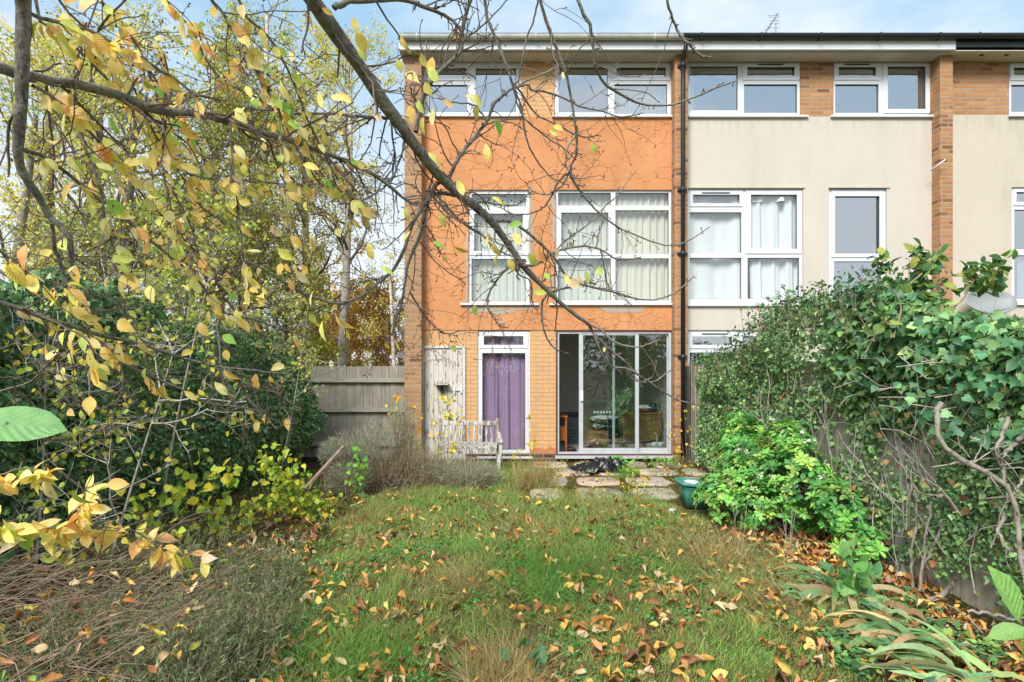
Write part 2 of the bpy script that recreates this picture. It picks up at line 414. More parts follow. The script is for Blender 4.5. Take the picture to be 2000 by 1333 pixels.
def rendermat(name, c, crack=True, dirt='#8a6a4a', tone=.1):
    g = N(name); n1 = g.noise(1.1, g.pos((1, 1, .8)), 5); n2 = g.noise(110, detail=3); n3 = g.noise(14, detail=6, rough=.7)
    col = g.mix(g.ramp(n1, [(.3, .0), (.7, 1.)]), C(c, 1 - tone), C(c, 1 + tone * .7))
    col = g.mix(g.ramp(n3, [(.5, .0), (.85, .25)]), col, C(dirt))
    h = g.math('ADD', g.math('MULTIPLY', n2, .6), g.math('MULTIPLY', n3, .5))
    streak = g.ramp(g.noise(1.6, g.pos((1.6, 1, .35)), 6, .65), [(.5, .0), (.8, .3)])
    col = g.mix(streak, col, C(dirt))
    if crack:
        wp = g.n('MixRGB', {0: .35, 1: g.pos((1, 1, 1.6)), 2: g.n('TexNoise', {'Vector': g.pos(), 'Scale': 3.0, 'Detail': 5.0}).outputs['Color']}, blend_type='ADD').outputs[0]
        v = g.n('TexVoronoi', {'Vector': wp, 'Scale': 3.0}, feature='DISTANCE_TO_EDGE').outputs['Distance']
        cr = g.ramp(v, [(.0, 1.0), (.010, .0)])
        cr = g.math('MULTIPLY', cr, g.ramp(g.noise(1.6, detail=2), [(.44, .0), (.56, 1.0)]))
        v2 = g.n('TexVoronoi', {'Vector': wp, 'Scale': 9.0}, feature='DISTANCE_TO_EDGE').outputs['Distance']
        cr2 = g.math('MULTIPLY', g.ramp(v2, [(.0, .7), (.02, .0)]), g.ramp(g.noise(2.3, detail=2), [(.52, .0), (.62, 1.0)]))
        cr = g.math('MAXIMUM', cr, cr2)
        col = g.mix(g.math('MULTIPLY', cr, .7), col, C('#7d3d17')); h = g.math('SUBTRACT', h, g.math('MULTIPLY', cr, 1.2))
    if name != 'bare_render':          # grime that collects below the sills and under the roof edge
        z = g.n('SeparateXYZ', {0: g.n('NewGeometry').outputs['Position']}).outputs[2]; zz = g.n('MapRange', {'Value': z, 'From Min': 5.55, 'From Max': 6.0, 'To Min': 0.0, 'To Max': 1.0}).outputs[0]
        col = g.mix(g.math('MULTIPLY', g.math('MULTIPLY', zz, g.ramp(g.noise(9, g.pos((1.5, 1, .25)), 5), [(.45, .0), (.7, 1.0)])), .3), col, C(dirt, .6))
    return g.done(g.bsdf(col, .9, g.bump(h, .009, .9), spec=.2))
def woodmat(name, c, dark, peel=None, sc=(14, 14, 1.1), thr=.5):
    g = N(name); v = g.pos(sc); n1 = g.noise(2.4, v, 7, .65); n2 = g.noise(9, v, 4)
    col = g.mix(g.ramp(n1, [(.25, .0), (.75, 1.)]), C(dark), C(c)); col = g.mix(g.ramp(n2, [(.5, .0), (.9, .5)]), col, C(dark, .6))
    col = g.mix(g.ramp(g.noise(2.2, detail=3), [(.4, .0), (.7, .35)]), col, C('#6f7358'))
    h = n1
    if peel:
        f = g.ramp(g.noise(3.2, g.pos((9, 9, 1.6)), 8, .72), [(thr, 1.0), (thr + .03, .0)])
        col = g.mix(f, col, g.mix(g.noise(30), C(peel, .86), C(peel, 1.05))); h = g.math('ADD', n1, g.math('MULTIPLY', f, .8))
    return g.done(g.bsdf(col, .85, g.bump(h, .004, .6), spec=.2))
def barkmat(name, c, dark, ring=True, lichen='#8d9a78'):
    g = N(name); n1 = g.noise(16, detail=6, rough=.7); n2 = g.noise(60, detail=4)
    col = g.ramp(n1, [(.3, C(dark)), (.5, C(c)), (.7, C(c, 1.35))])
    if ring:
        w = g.noise(11, g.pos((26, 5, 5)), 4); col = g.mix(g.ramp(w, [(.5, .0), (.66, .75)]), col, C(dark, .7))
    col = g.mix(g.ramp(g.noise(7, detail=5), [(.52, .0), (.7, .45)]), col, C(lichen))
    return g.done(g.bsdf(col, .85, g.bump(g.math('ADD', n1, n2), .006, .9), spec=.2))

M = {}
M['brick'] = brickmat('buff_brick', '#bd9066', '#ab7c54', '#9a8a76', dark='#74503a')
M['brick2'] = brickmat('warm_brick', '#c49264', '#b27c50', '#a08e78', dark='#80543a')
M['plinth'] = brickmat('plinth_brick', '#6b4335', '#5a382c', '#8a7868', dark='#3c2620')
M['paintbrick'] = brickmat('painted_brick', '#cfa070', '#cfa070', '#b07a3c', paint='#cfa274', msize=.008)
M['orange'] = rendermat('orange_render', '#cf9062')
M['cream'] = rendermat('pale_cream_render', '#c9c0b3', False, '#a89e92', .04)
M['cream2'] = rendermat('stone_cream_render', '#c7bdac', False, '#9c9484', .05)
M['lintel'] = rendermat('painted_lintel', '#cda070', False, '#9c6c3a', .05)
M['bare'] = rendermat('bare_render', '#b0a08e', False, '#8a7a68', .15)
M['upvc'] = flat('white_upvc', '#d5d8da', .35, var=.05)
M['paintw'] = flat('white_fascia_paint', '#cdd0cf', .5, var=.08, scale=3)
M['soffit'] = flat('soffit_board', '#d2ccc0', .8, var=.15, scale=2)
M['blackp'] = flat('black_plastic', '#24282c', .45, var=.3, bump=1)
M['greyp'] = flat('grey_plastic', '#8d9190', .5, var=.1)
M['gutw'] = flat('weathered_white_gutter', '#bdbfb6', .6, var=.25, scale=5)
M['alu'] = flat('aluminium', '#c0c3c6', .45, .15, var=.1, scale=9)
M['redwood'] = flat('red_brown_painted_wood', '#5b3230', .5, var=.2)
M['room'] = flat('room_wall', '#d8d5cc', .9, var=.04)
M['roomfloor'] = flat('room_floor', '#c8c4bc', .8, var=.1, scale=3)
M['roof'] = flat('roof_felt', '#55585a', .9, var=.2)
M['door'] = woodmat('peeling_door_paint', '#8c867c', '#5c564e', peel='#cfc6bb', thr=.56)
M['bench'] = woodmat('bench_paint', '#a19a92', '#6d665f', peel='#ccc6be', sc=(9, 9, 3), thr=.5)
M['fence'] = woodmat('grey_fence_wood', '#b0a99c', '#7c756a')
M['fence2'] = woodmat('brown_grey_fence_wood', '#c4bcae', '#807868')
M['rail'] = woodmat('fence_rail_wood', '#bcb6aa', '#8f887c', sc=(1.2, 14, 14))
M['fencedark'] = woodmat('stained_post', '#4a453e', '#25221e')
M['concrete'] = flat('concrete', '#9c9a90', .9, var=.2, scale=7, bump=1)
M['white'] = flat('white_paint', '#cccbc6', .5, var=.1)
M['orangewood'] = flat('orange_pine', '#b86a30', .45, var=.2)
M['teak'] = flat('brown_veneer', '#7a5a3c', .45, var=.25)
M['black'] = flat('black_vinyl', '#15171a', .35, var=.4)
M['greybin'] = flat('grey_bin', '#5a6068', .4)
M['green'] = flat('green_plastic', '#468c7c', .5, var=.22, scale=9)
M['terra'] = flat('terracotta', '#9a5638', .8, var=.2, scale=20)
M['copper'] = flat('copper_glaze', '#a05a34', .4)
M['paper'] = flat('crumpled_white_paper', '#d6d8da', .7, var=.08)
M['blue'] = flat('blue_plastic', '#2453a8', .4, var=.3)
M['bluepale'] = flat('pale_blue_plastic', '#5a86a8', .5, var=.3)
M['clay'] = flat('orange_clay', '#b86f42', .9, var=.25, scale=15, bump=1)
M['twig'] = barkmat('twig_bark', '#7a6c62', '#483c36', False, '#7a6a5c')
M['cherry'] = barkmat('cherry_bark', '#8c867c', '#4a443c')
M['bark'] = barkmat('grey_bark', '#857d70', '#554d42', False)
M['paleb'] = barkmat('pale_bark', '#b0a99e', '#5f584e', False, '#a8a890')
M['deadstem'] = barkmat('dead_stem', '#988470', '#6c5846', False, '#90806a')
M['shrubbark'] = barkmat('shrub_bark', '#978f84', '#544c44', False, '#8c9478')
M['birch'] = barkmat('birch_bark', '#dcd8d0', '#8a8278', True, '#b0aca0')
M['bud'] = flat('bud_scale', '#6a3c30', .5, var=.3, scale=50)
M['leaf'] = leafmat('autumn_cherry_leaf', .28, .5, .8, .35, .8)
M['litter'] = leafmat('fallen_leaf', .15, .6, .7, .3, .5)
M['ivy'] = leafmat('ivy_leaf', .18, .46, 0, .4)
M['soft'] = leafmat('soft_leaf', .35, .5, .3)
M['far'] = leafmat('small_leaf', .42, .6)
M['grass'] = leafmat('grass_blade', .35, .5, 0, .3)
M['gloss'] = leafmat('glossy_leaf', .2, .34, .2, .5)
g = N('curtain_purple'); c = g.mix(g.noise(20, g.pos((4, 4, .4))), C('#96789e'), C('#b294b6'))
M['purple'] = g.done(g.n('MixShader', {0: .1, 1: g.bsdf(c, .8), 2: g.n('BsdfTranslucent', {'Color': c})}).outputs[0])
def cloth(name, c, alpha=.0):
    g = N(name); sh = g.n('MixShader', {0: .12, 1: g.bsdf(C(c), .9), 2: g.n('BsdfTranslucent', {'Color': C(c)})}).outputs[0]
    if alpha: sh = g.n('MixShader', {0: alpha, 1: sh, 2: g.n('BsdfTransparent')}).outputs[0]
    return g.done(sh)
M['net'] = cloth('net_curtain', '#e0e0d2', .1)
M['sheet'] = cloth('white_curtain', '#eceeee')
M['beigecloth'] = cloth('pale_yellow_curtain', '#dedac6')
def glassmat(name, refl, tint, rough=.0):
    g = N(name); geo = g.n('NewGeometry'); dt = g.n('VectorMath', {0: geo.outputs['Normal'], 1: geo.outputs['Incoming']}, operation='DOT_PRODUCT').outputs['Value']
    fr = g.math('POWER', g.math('SUBTRACT', 1.0, g.math('ABSOLUTE', dt)), 4.0); f = g.math('MINIMUM', g.math('ADD', g.math('MULTIPLY', fr, .8), refl), 1.0)
    h = g.bump(g.noise(1.6, detail=2), .03, .16)
    gl = g.n('BsdfGlossy', {'Color': (.95, .97, 1, 1), 'Roughness': rough, 'Normal': h}); tr = g.n('BsdfTransparent', {'Color': tint})
    return g.done(g.n('MixShader', {0: f, 1: tr, 2: gl}).outputs[0])
M['glass'] = glassmat('window_glass', .16, (.94, .97, .97, 1))
M['glassdark'] = glassmat('upper_window_glass', .52, (.7, .76, .8, 1))
M['glassteal'] = glassmat('door_glass', .24, (.8, .9, .88, 1))
# ground
g = N('garden_soil'); n1 = g.noise(1.7, detail=6); n2 = g.noise(14, detail=8, rough=.7); n3 = g.noise(50, detail=3)
c = g.ramp(n2, [(.3, C('#3a2e22')), (.55, C('#5c4a36')), (.8, C('#7a6448'))]); c = g.mix(g.ramp(n1, [(.45, .0), (.6, .8)]), c, g.mix(n3, C('#55622c'), C('#71803a')))
M['soil'] = g.done(g.bsdf(c, .95, g.bump(g.math('ADD', n2, n3), .03, .8), spec=.1))
g = N('mossy_bed'); n2 = g.noise(6, detail=8, rough=.7); n3 = g.noise(60, detail=3)
c = g.ramp(n2, [(.3, C('#3a3222')), (.5, C('#585228')), (.7, C('#6e6c34'))]); M['moss'] = g.done(g.bsdf(c, .95, g.bump(g.math('ADD', n2, n3), .02, .8), spec=.1))
g = N('sandstone_slab'); a = g.n('Attribute', attribute_name='Col').outputs['Color']; n2 = g.noise(7, detail=8, rough=.7)
c = g.mix(g.ramp(n2, [(.3, .0), (.7, 1.)]), g.mix(1.0, a, (.7, .68, .64, 1), 'MULTIPLY'), a); c = g.mix(g.ramp(g.noise(3, detail=5), [(.52, .0), (.66, .7)]), c, C('#5f5c3c'))
M['slab'] = g.done(g.bsdf(c, .85, g.bump(n2, .01, .6), spec=.25))
# ---------------------------------------------------------------- ground
gx, gy = np.meshgrid(np.concatenate([[-400, -60, -20], np.linspace(-8, 8, 65), [20, 60, 400]]), np.concatenate([[-300, -40, -10], np.linspace(-2, 14, 65), [30, 80, 600]]))
gi = np.arange(gx.size).reshape(gx.shape)
o = mesh_np('ground', np.stack([gx, gy, gz(gx, gy) * (np.abs(gx) < 9)], -1).reshape(-1, 3), [np.stack([gi[:-1, :-1], gi[:-1, 1:], gi[1:, 1:], gi[1:, :-1]], -1).reshape(-1, 4)], M['soil'])
tag(o, 'brown garden soil with patches of moss', 'ground', kind='structure')
# patio: mossy bed and worn slabs
mb = MB(); mb.box(.15, 3.04, 6.95, D - .03, -.05, .008); o = mb.build('patio_bed', M['moss']); tag(o, 'mossy joints of the sunken patio', 'patio bed', kind='structure')
V, Q, Cc = [], [], []
rr = random.Random(4)
for row, (ya, yb) in enumerate([(7.0, 7.62), (7.8, 8.36), (8.52, 9.05), (9.16, 9.68)]):
    x = .22 + [0, .15, -.25, .1][row]
    while x < 2.95:
        w = rr.uniform(.4, .66); x1 = min(x + w, 3.0)
        if x1 - x > .25:
            n = 18; cx, cy = (x + x1) / 2, (ya + yb) / 2; a, b = (x1 - x) / 2, (yb - ya) / 2; tone = hexc(rr.choice(['#c4baa8', '#ccb4a0', '#b8b0a0', '#ccbcac'])) * rr.uniform(.85, 1.1)
            base = len(V); ring = []
            for k in range(n):
                t = 2 * math.pi * k / n; e = .5
                px_ = math.copysign(abs(math.cos(t)) ** e, math.cos(t)); py_ = math.copysign(abs(math.sin(t)) ** e, math.sin(t))
                j = rr.uniform(.84, 1.0); ring.append((cx + a * px_ * j, cy + b * py_ * j))
            tilt = rr.uniform(-.008, .008)
            V += [(p[0], p[1], .0) for p in ring] + [(p[0], p[1], .026 + tilt * (p[0] - cx) * 3) for p in ring] + [(cx + (p[0] - cx) * .95, cy + (p[1] - cy) * .94, .034 + tilt * (p[0] - cx) * 3) for p in ring] + [(cx, cy, .035)]
            for k in range(n):
                k2 = (k + 1) % n
                Q += [(base + k, base + k2, base + n + k2, base + n + k), (base + n + k, base + n + k2, base + 2 * n + k2, base + 2 * n + k), (base + 2 * n + k, base + 2 * n + k2, base + 3 * n, base + 3 * n)]
            Cc += [tone] * (3 * n + 1)
        x = x1 + rr.uniform(.04, .13)
tri = np.array([q[:3] for q in Q if q[2] == q[3]]); qd = np.array([q for q in Q if q[2] != q[3]])
o = mesh_np('patio', V, [qd, tri], M['slab'], col=np.array(Cc), smooth=False); tag(o, 'worn sandstone slabs set in moss by the sliding door', 'patio', kind='structure')

# ---------------------------------------------------------------- houses
YB = D + 8
def R4(a, b, c, d, dd=D):        # px rect -> x0, x1, z0, z1
    return (X(a, dd), X(b, dd), Z(d, dd), Z(c, dd))
def wavy(x0, x1, z0, z1, y, amp, nf, seed=0, skew=0.0, flare=0.0):
    r = random.Random(seed); ph = r.uniform(0, 6)
    def fn(u, v):
        xx = x0 + (x1 - x0) * u + skew * (1 - v) * (x1 - x0)
        a = amp * (1 + flare * (1 - v)) * (1 + .5 * math.sin(u * 9.1 + ph)); u = u + .012 * math.sin(u * 23 + ph)
        return (xx, y + a * (math.sin(u * nf * 6.283 + ph + .8 * math.sin(v * 2 + seed)) + .45 * math.sin(u * nf * 14.7 + ph * 2)), z0 + (z1 - z0) * v)
    return grid_patch(fn, int(nf * 14) + 8, 8)
def window(house, outer, panes, glass='glass', name='window', sill=None, sashes=(), curtain=None, label=None, handles=()):
    """outer, panes: px rects on the facade. Frame > pane(s), sill, vent, curtain"""
    yf = D + .035
    x0, x1, z0, z1 = R4(*outer, yf)
    hs_ = [R4(*p, yf) for p in panes]
    fr = wall(x0, x1, z0, z1, hs_, yf, yf + .07)
    for s in sashes:
        a = R4(*s[0], yf); h = R4(*s[1], yf)
        w = wall(a[0], a[1], a[2], a[3], [h], yf - .014, yf - .0005)
        fr.add(w.v, w.f)
    f = fr.build(name, M['upvc'], house)
    if label: f['label'] = label
    for h in hs_:
        m = MB(); m.quad((h[0] - .003, yf + .035, h[2] - .003), (h[1] + .003, yf + .035, h[2] - .003), (h[1] + .003, yf + .035, h[3] + .003), (h[0] - .003, yf + .035, h[3] + .003))
        m.build('pane', M[glass], f)
        g_ = wall(h[0] - .001, h[1] + .001, h[2] - .001, h[3] + .001, [(h[0] + .006, h[1] - .006, h[2] + .006, h[3] - .006)], yf + .02, yf + .034); g_.build('gasket', M['blackp'], f)
    if sill:
        m = MB(); s0, s1 = X(sill[0]), X(sill[1]); zz = Z(sill[2], D); m.box(s0, s1, D - .05, yf + .03, zz - .035, zz); m.build('sill', M['upvc'], f, bevel=.006)
    return f
def house(name, label, loc): return thing(name, label, 'house', loc)

def shell(h, x0, x1, left_mat, floors=(0.08, 2.42, 4.85)):
    """party walls, floors, back wall and flat roof, so that every room is closed"""
    m = MB()
    if left_mat is not None:
        m2 = MB(); m2.box(x0, x0 + .24, D + .012, YB, -.1, 6.93); m2.build('side_wall', left_mat, h)
    m.box(x0 + (.245 if left_mat else .002), x0 + .26, D + .13, YB - .24, 0, 6.88)
    m.box(x1 - .012, x1 - .002, D + .13, YB - .24, 0, 6.88)
    m.box(x0 + .26, x1 - .012, D + 2.75, D + 2.85, 0, 6.88)
    for z in floors[1:] + (6.88,): m.box(x0 + .26, x1 - .012, D + .13, D + 2.75, z - .1, z)
    m.build('inner_wall', M['room'], h)
    m = MB(); m.box(x0 + .26, x1 - .012, D + .13, D + 2.75, -.02, .085); m.build('room_floor', M['roomfloor'], h)
    m = MB(); m.box(x0, x1, YB - .24, YB, -.1, 6.93); m.build('back_wall', M['brick'], h)
ZT, ZB1 = Z(120), Z(228)
EZ0, EY = Z(97, 9.45), 9.45
PIL = D - .19

# ---- end-of-terrace house, orange
h1 = house('terraced_house', 'end of terrace house with orange rendered back wall and half open sliding door', (X(790), D, 0))
shell(h1, X(790) + .001, X(1330) - .001, M['brick'])
W1 = (828, 1018, 121, 226); W2 = (1083, 1311, 121, 226); W3 = (915, 1034, 371, 592); W4 = (1085, 1313, 371, 592)
DR = (824, 909, 676, 900); GD = (933, 1035, 647, 891); SD = (1086, 1315, 646, 893)
m = wall(X(823), X(1314), Z(645), Z(228), [R4(*W3), R4(*W4)], D, D + .12); m.build('rendered_wall', M['orange'], h1)
m = wall(X(822) + .004, X(1314), ZB1, ZT, [R4(W1[0], W1[1], 121.3, 227), R4(W2[0], W2[1], 121.3, 227)], D + .012, D + .12); m.build('upper_brick_pier', M['paintbrick'], h1)
m = wall(X(823), X(1315), Z(886), Z(645), [R4(824, 909, 645, 920), R4(GD[0], GD[1], 640, 920), R4(SD[0], SD[1], 640, 920)], D + .014, D + .12); m.build('painted_brickwork', M['paintbrick'], h1)
m = MB(); m.box(X(823), X(910), D + .006, D + .1, Z(676), Z(646)); m.build('lintel', M['lintel'], h1)
m = wall(X(823), X(1330), -.1, Z(886), [R4(DR[0], DR[1], 870, 903)], D + .01, D + .125); m.build('plinth', M['plinth'], h1)
m = MB(); m.box(X(790, PIL), X(823, PIL), PIL, D + .01, -.1, EZ0); m.build('pier', M['brick'], h1)
m = MB(); m.box(X(1318, PIL), X(1343, PIL), PIL, D + .13, -.1, EZ0); m.build('pier', M['brick2'], h1)
# rough unpainted patches round the new windows
def patch(h, pts, seed, y=D - .004, mat='bare'):
    r = random.Random(seed); out = []
    n = len(pts)
    for i in range(n):
        a, b = pts[i], pts[(i + 1) % n]; k = max(2, int(math.hypot(a[0] - b[0], a[1] - b[1]) / 4))
        for j in range(k):
            t = j / k; out.append((X(a[0] + (b[0] - a[0]) * t + r.uniform(-1.6, 1.6), y), Z(a[1] + (b[1] - a[1]) * t + r.uniform(-1.6, 1.6), y)))
    m = MB(); n = len(out); m.add([(p[0], y, p[1]) for p in out] + [(p[0], D + .02, p[1]) for p in out], [tuple(range(n))[::-1]] + [(i, (i + 1) % n, n + (i + 1) % n, n + i) for i in range(n)])
    o = m.build('bare_patch', M[mat], h); return o
patch(h1, [(1035, 367), (1039, 367), (1040, 400), (1042, 470), (1038, 530), (1037, 588), (1035, 588)], 1)
patch(h1, [(907, 600), (1045, 600), (1038, 606), (1014, 606), (1000, 611), (986, 612), (975, 620), (968, 613), (950, 611), (918, 610)], 2)
patch(h1, [(1170, 599), (1258, 599), (1254, 609), (1235, 611), (1205, 610), (1200, 615), (1192, 609), (1176, 608)], 3)
patch(h1, [(1073, 380), (1084, 370), (1084, 586), (1078, 570), (1081, 520), (1083, 480), (1076, 450), (1081, 410), (1075, 400)], 4)
patch(h1, [(908, 480), (914, 440), (914, 589), (899, 596), (900, 590), (909, 587), (910, 540)], 5)
patch(h1, [(978, 625), (984, 622), (987, 628), (982, 633), (977, 631)], 6)
patch(h1, [(925, 228), (1015, 228), (1012, 234), (990, 232), (960, 236), (940, 233)], 7)
patch(h1, [(1090, 228), (1230, 228), (1220, 232), (1180, 232), (1130, 236), (1110, 231)], 8)
window(h1, W1, [(838, 913, 133, 152), (838, 913, 166, 220), (929, 1008, 134, 220)], 'glassdark', sashes=[((832, 919, 124, 158), (840, 911, 134, 150))], sill=(826, 1023, 226))
window(h1, W2, [(1091, 1187, 132, 220), (1203, 1301, 132, 152), (1200, 1303, 165, 223)], 'glassdark', sashes=[((1196, 1308, 124, 158), (1204, 1300, 133, 151))], sill=(1078, 1316, 227))
a = R4(1200, 1306, 128, 224, D + .16); wavy(a[0], a[1], a[2], a[3], D + .17, .012, 9, 31).build('net_curtain', M['net'], h1)
w3 = window(h1, W3, [(921, 1027, 379, 404), (925, 1022, 417, 492), (921, 1027, 506, 589)], sashes=[((917, 1031, 408, 499), (926, 1021, 418, 491))], sill=(899, 1052, 593))
w4 = window(h1, W4, [(1090, 1193, 377, 402), (1095, 1189, 415, 492), (1090, 1193, 505, 587), (1202, 1306, 377, 402), (1202, 1306, 411, 496), (1202, 1306, 505, 587)], sashes=[((1087, 1195, 407, 499), (1096, 1188, 416, 491))], sill=(1072, 1319, 593))
a = R4(917, 1030, 374, 590, D + .25); wavy(a[0], a[1], a[2], a[3], D + .17, .012, 9, 1).build('net_curtain', M['net'], w3)
a = R4(1088, 1198, 374, 590, D + .25); wavy(a[0], a[1], a[2], a[3], D + .18, .012, 8, 2).build('net_curtain', M['net'], w4)
a = R4(1185, 1311, 374, 590, D + .25); wavy(a[0], a[1], a[2], a[3], D + .16, .016, 9, 3).build('curtain', M['beigecloth'], w4)
# glazed door with purple curtain
gd = window(h1, GD, [(945, 1022, 657, 674), (942, 1026, 690, 879)], name='glazed_door', sashes=[((936, 1031, 650, 681), (945, 1022, 657, 674)), ((936, 1031, 684, 887), (942, 1026, 690, 879))], sill=(931, 1040, 892))
a = R4(936, 1030, 652, 884, D + .2); wavy(a[0], a[1], a[2], a[3], D + .15, .02, 4, 5, flare=.4).build('curtain', M['purple'], gd)
# plank shed door
x0, x1, z0, z1 = X(824), X(909), .03, Z(676)
fr = MB(); fr.box(x0 + .001, x0 + .035, D - .02, D + .05, z0, z1); fr.box(x1 - .05, x1 - .001, D - .02, D + .05, z0, z1); fr.box(x0 + .035, x1 - .05, D - .02, D + .05, z1 - .04, z1)
df = fr.build('door_frame', M['white'], h1)
dm = MB(); n = 8; w = (x1 - .056 - x0 - .042) / n
for i in range(n): dm.box(x0 + .042 + i * w + .002, x0 + .042 + (i + 1) * w - .002, D + .0 + rnd.uniform(0, .004), D + .035, z0 + .02, z1 - .046)
dm.box(x0 + .042, x1 - .056, D + .02, D + .034, z0 + .02, z1 - .046)
dr = dm.build('plank_door', M['door'], h1)
hm = MB(); hm.box(X(828), X(866), D - .008, D - .001, Z(703), Z(699)); hm.box(X(827.5), X(833), D - .01, D - .0005, Z(708), Z(694)); hm.build('hinge', M['door'], dr)
hm = MB(); hm.box(X(828), X(866), D - .008, D - .001, Z(855), Z(851)); hm.build('hinge', M['door'], dr)
hm = MB(); hm.box(X(883), X(905), D - .03, D - .018, Z(763), Z(760)); hm.box(X(886), X(889), D - .035, D - .001, Z(770), Z(757)); hm.box(X(899), X(903), D - .04, D - .001, Z(768), Z(755)); hm.build('latch', M['upvc'], dr)
# aluminium sliding door
wf = wall(X(1086), X(1315), Z(891), Z(646), [R4(1089, 1311, 649, 887)], D - .01, D + .1); sdr = wf.build('sliding_door', M['redwood'], h1)
af = wall(X(1089), X(1311), Z(887), Z(649), [R4(1092, 1306, 652, 884)], D + .0, D + .09); af.build('track_frame', M['alu'], sdr)
ap = wall(X(1131), X(1248), Z(884), Z(652), [R4(1139, 1241, 655, 876)], D + .012, D + .04); ap.build('sliding_leaf', M['alu'], sdr)
m = MB(); m.quad((X(1139), D + .026, Z(876)), (X(1241), D + .026, Z(876)), (X(1241), D + .026, Z(655)), (X(1139), D + .026, Z(655))); m.build('pane', M['glassteal'], sdr)
ap = wall(X(1197), X(1308), Z(884), Z(652), [R4(1202, 1304, 655, 876)], D + .05, D + .075); ap.build('fixed_leaf', M['alu'], sdr)
m = MB(); m.quad((X(1202), D + .062, Z(876)), (X(1304), D + .062, Z(876)), (X(1304), D + .062, Z(655)), (X(1202), D + .062, Z(655))); m.build('pane', M['glassteal'], sdr)
m = MB(); m.box(X(1133), X(1139), D - .02, D + .011, Z(784), Z(764)); m.build('handle', M['upvc'], sdr, bevel=.004)
m = MB(); m.box(X(1084), X(1318), D - .07, D + .008, Z(895), Z(890)); m.build('threshold', M['alu'], sdr)
# eaves
def eaves(h, x0, x1, fasc, gut, zt, overhang_parts=True, vent=True, fz0=84, fz1=97):
    m = MB(); m.box(x0, x1, EY + .022, D + .4, EZ0 - .012, EZ0); m.build('soffit', M['soffit'], h)
    m = MB(); m.box(x0, x1, EY, EY + .02, Z(fz1, EY), Z(fz0 - 12, EY)); m.build('fascia', fasc, h)
    pr = []; r = .055; n = 10; yc = EY - .062
    m = MB()
    for k in range(n + 1):
        t = math.pi + math.pi * k / n; pr.append((yc + r * math.cos(t), zt + r * 1.25 * math.sin(t)))
    inner = [(yc + (p[0] - yc) * .9, zt + (p[1] - zt) * .9) for p in pr]
    ring = pr + inner[::-1]; k = len(ring)
    m.add([(x0, p[0], p[1]) for p in ring] + [(x1, p[0], p[1]) for p in ring], [(i, (i + 1) % k, k + (i + 1) % k, k + i) for i in range(k)] + [tuple(range(k)), tuple(range(2 * k - 1, k - 1, -1))])
    g_ = m.build('gutter', gut, h)
    x = x0 + .3
    while x < x1 - .1:
        m = MB(); m.box(x, x + .025, yc - r - .006, yc - r * .2, zt - .045, zt + .008); m.box(x + .002, x + .023, yc - r * .99, EY + .001, zt - r * 1.32, zt - r * 1.12); x += .98
        m.build('gutter_bracket', gut, h)
    if vent:
        m = MB(); m.box(x0 + .05, x1 - .05, EY + .045, EY + .06, EZ0 - .016, EZ0 - .0125); m.build('soffit_vent', M['blackp'], h)
    m = MB(); m.box(x0, x1, EY + .021, YB + .1, Z(70, EY), Z(70, EY) + .06); m.build('roof', M['roof'], h)
zg = Z(70, EY - .06)
eaves(h1, X(779, EY), X(1330, EY) - .001, M['paintw'], M['gutw'], zg)

# ---- middle house, pink cream render
h2 = house('terraced_house', 'middle terraced house with pale cream render between two brick piers', (X(1330), D, 0))
shell(h2, X(1330), X(1848) - .001, None)
W5 = (1344, 1564, 122, 226); W6 = (1628, 1818, 122, 226); W7 = (1344, 1569, 369, 594); W8 = (1619, 1732, 368, 600); W9 = (1344, 1500, 645, 760)
m = wall(X(1343), X(1830), Z(645), Z(228), [R4(*W7), R4(*W8)], D, D + .12); m.build('rendered_wall', M['cream'], h2)
m = wall(X(1343), X(1830), ZB1, ZT, [R4(W5[0], W5[1], 121.3, 227), R4(W6[0], W6[1], 121.3, 227)], D + .012, D + .12); m.build('upper_brick_pier', M['brick2'], h2)
m = wall(X(1343), X(1830), -.1, Z(645), [R4(1344, 1500, 640, 760)], D + .012, D + .12); m.build('ground_floor_wall', M['cream2'], h2)
m = MB(); m.box(X(1836, PIL), X(1861, PIL), PIL, D + .13, -.1, EZ0); m.build('pier', M['brick2'], h2)
window(h2, W5, [(1347, 1441, 130, 216), (1458, 1552, 131, 150), (1453, 1557, 165, 221)], 'glassdark', sashes=[((1450, 1561, 125, 157), (1459, 1551, 132, 149))], sill=(1343, 1577, 227))
window(h2, W6, [(1636, 1711, 131, 150), (1631, 1716, 165, 221), (1732, 1808, 130, 215)], 'glassdark', sashes=[((1629, 1720, 125, 157), (1637, 1710, 132, 149)), ((1724, 1816, 125, 222), (1733, 1807, 131, 214))], sill=(1621, 1826, 227))
w7 = window(h2, W7, [(1352, 1445, 380, 399), (1347, 1448, 415, 494), (1347, 1448, 504, 584), (1465, 1557, 380, 488), (1460, 1561, 504, 584)], sashes=[((1347, 1450, 373, 404), (1353, 1444, 381, 398)), ((1456, 1566, 373, 496), (1466, 1556, 381, 487))], sill=(1342, 1571, 595))
window(h2, W8, [(1629, 1718, 383, 497), (1629, 1718, 511, 596)], 'glassdark', sashes=[((1623, 1726, 374, 503), (1630, 1717, 384, 496))])
window(h2, W9, [(1351, 1430, 657, 675), (1347, 1440, 689, 750), (1450, 1495, 657, 750)], 'glassdark', sashes=[((1346, 1436, 649, 681), (1352, 1429, 658, 674))])
a = R4(1340, 1455, 376, 596, D + .25); wavy(a[0], a[1], a[2], a[3], D + .16, .02, 1.6, 7, flare=.6).build('curtain', M['sheet'], w7)
a = R4(1458, 1556, 382, 596, D + .25); wavy(a[0], a[1] - .02, a[2], a[3], D + .15, .025, 3.2, 8, flare=.5, skew=.05).build('curtain', M['sheet'], w7)
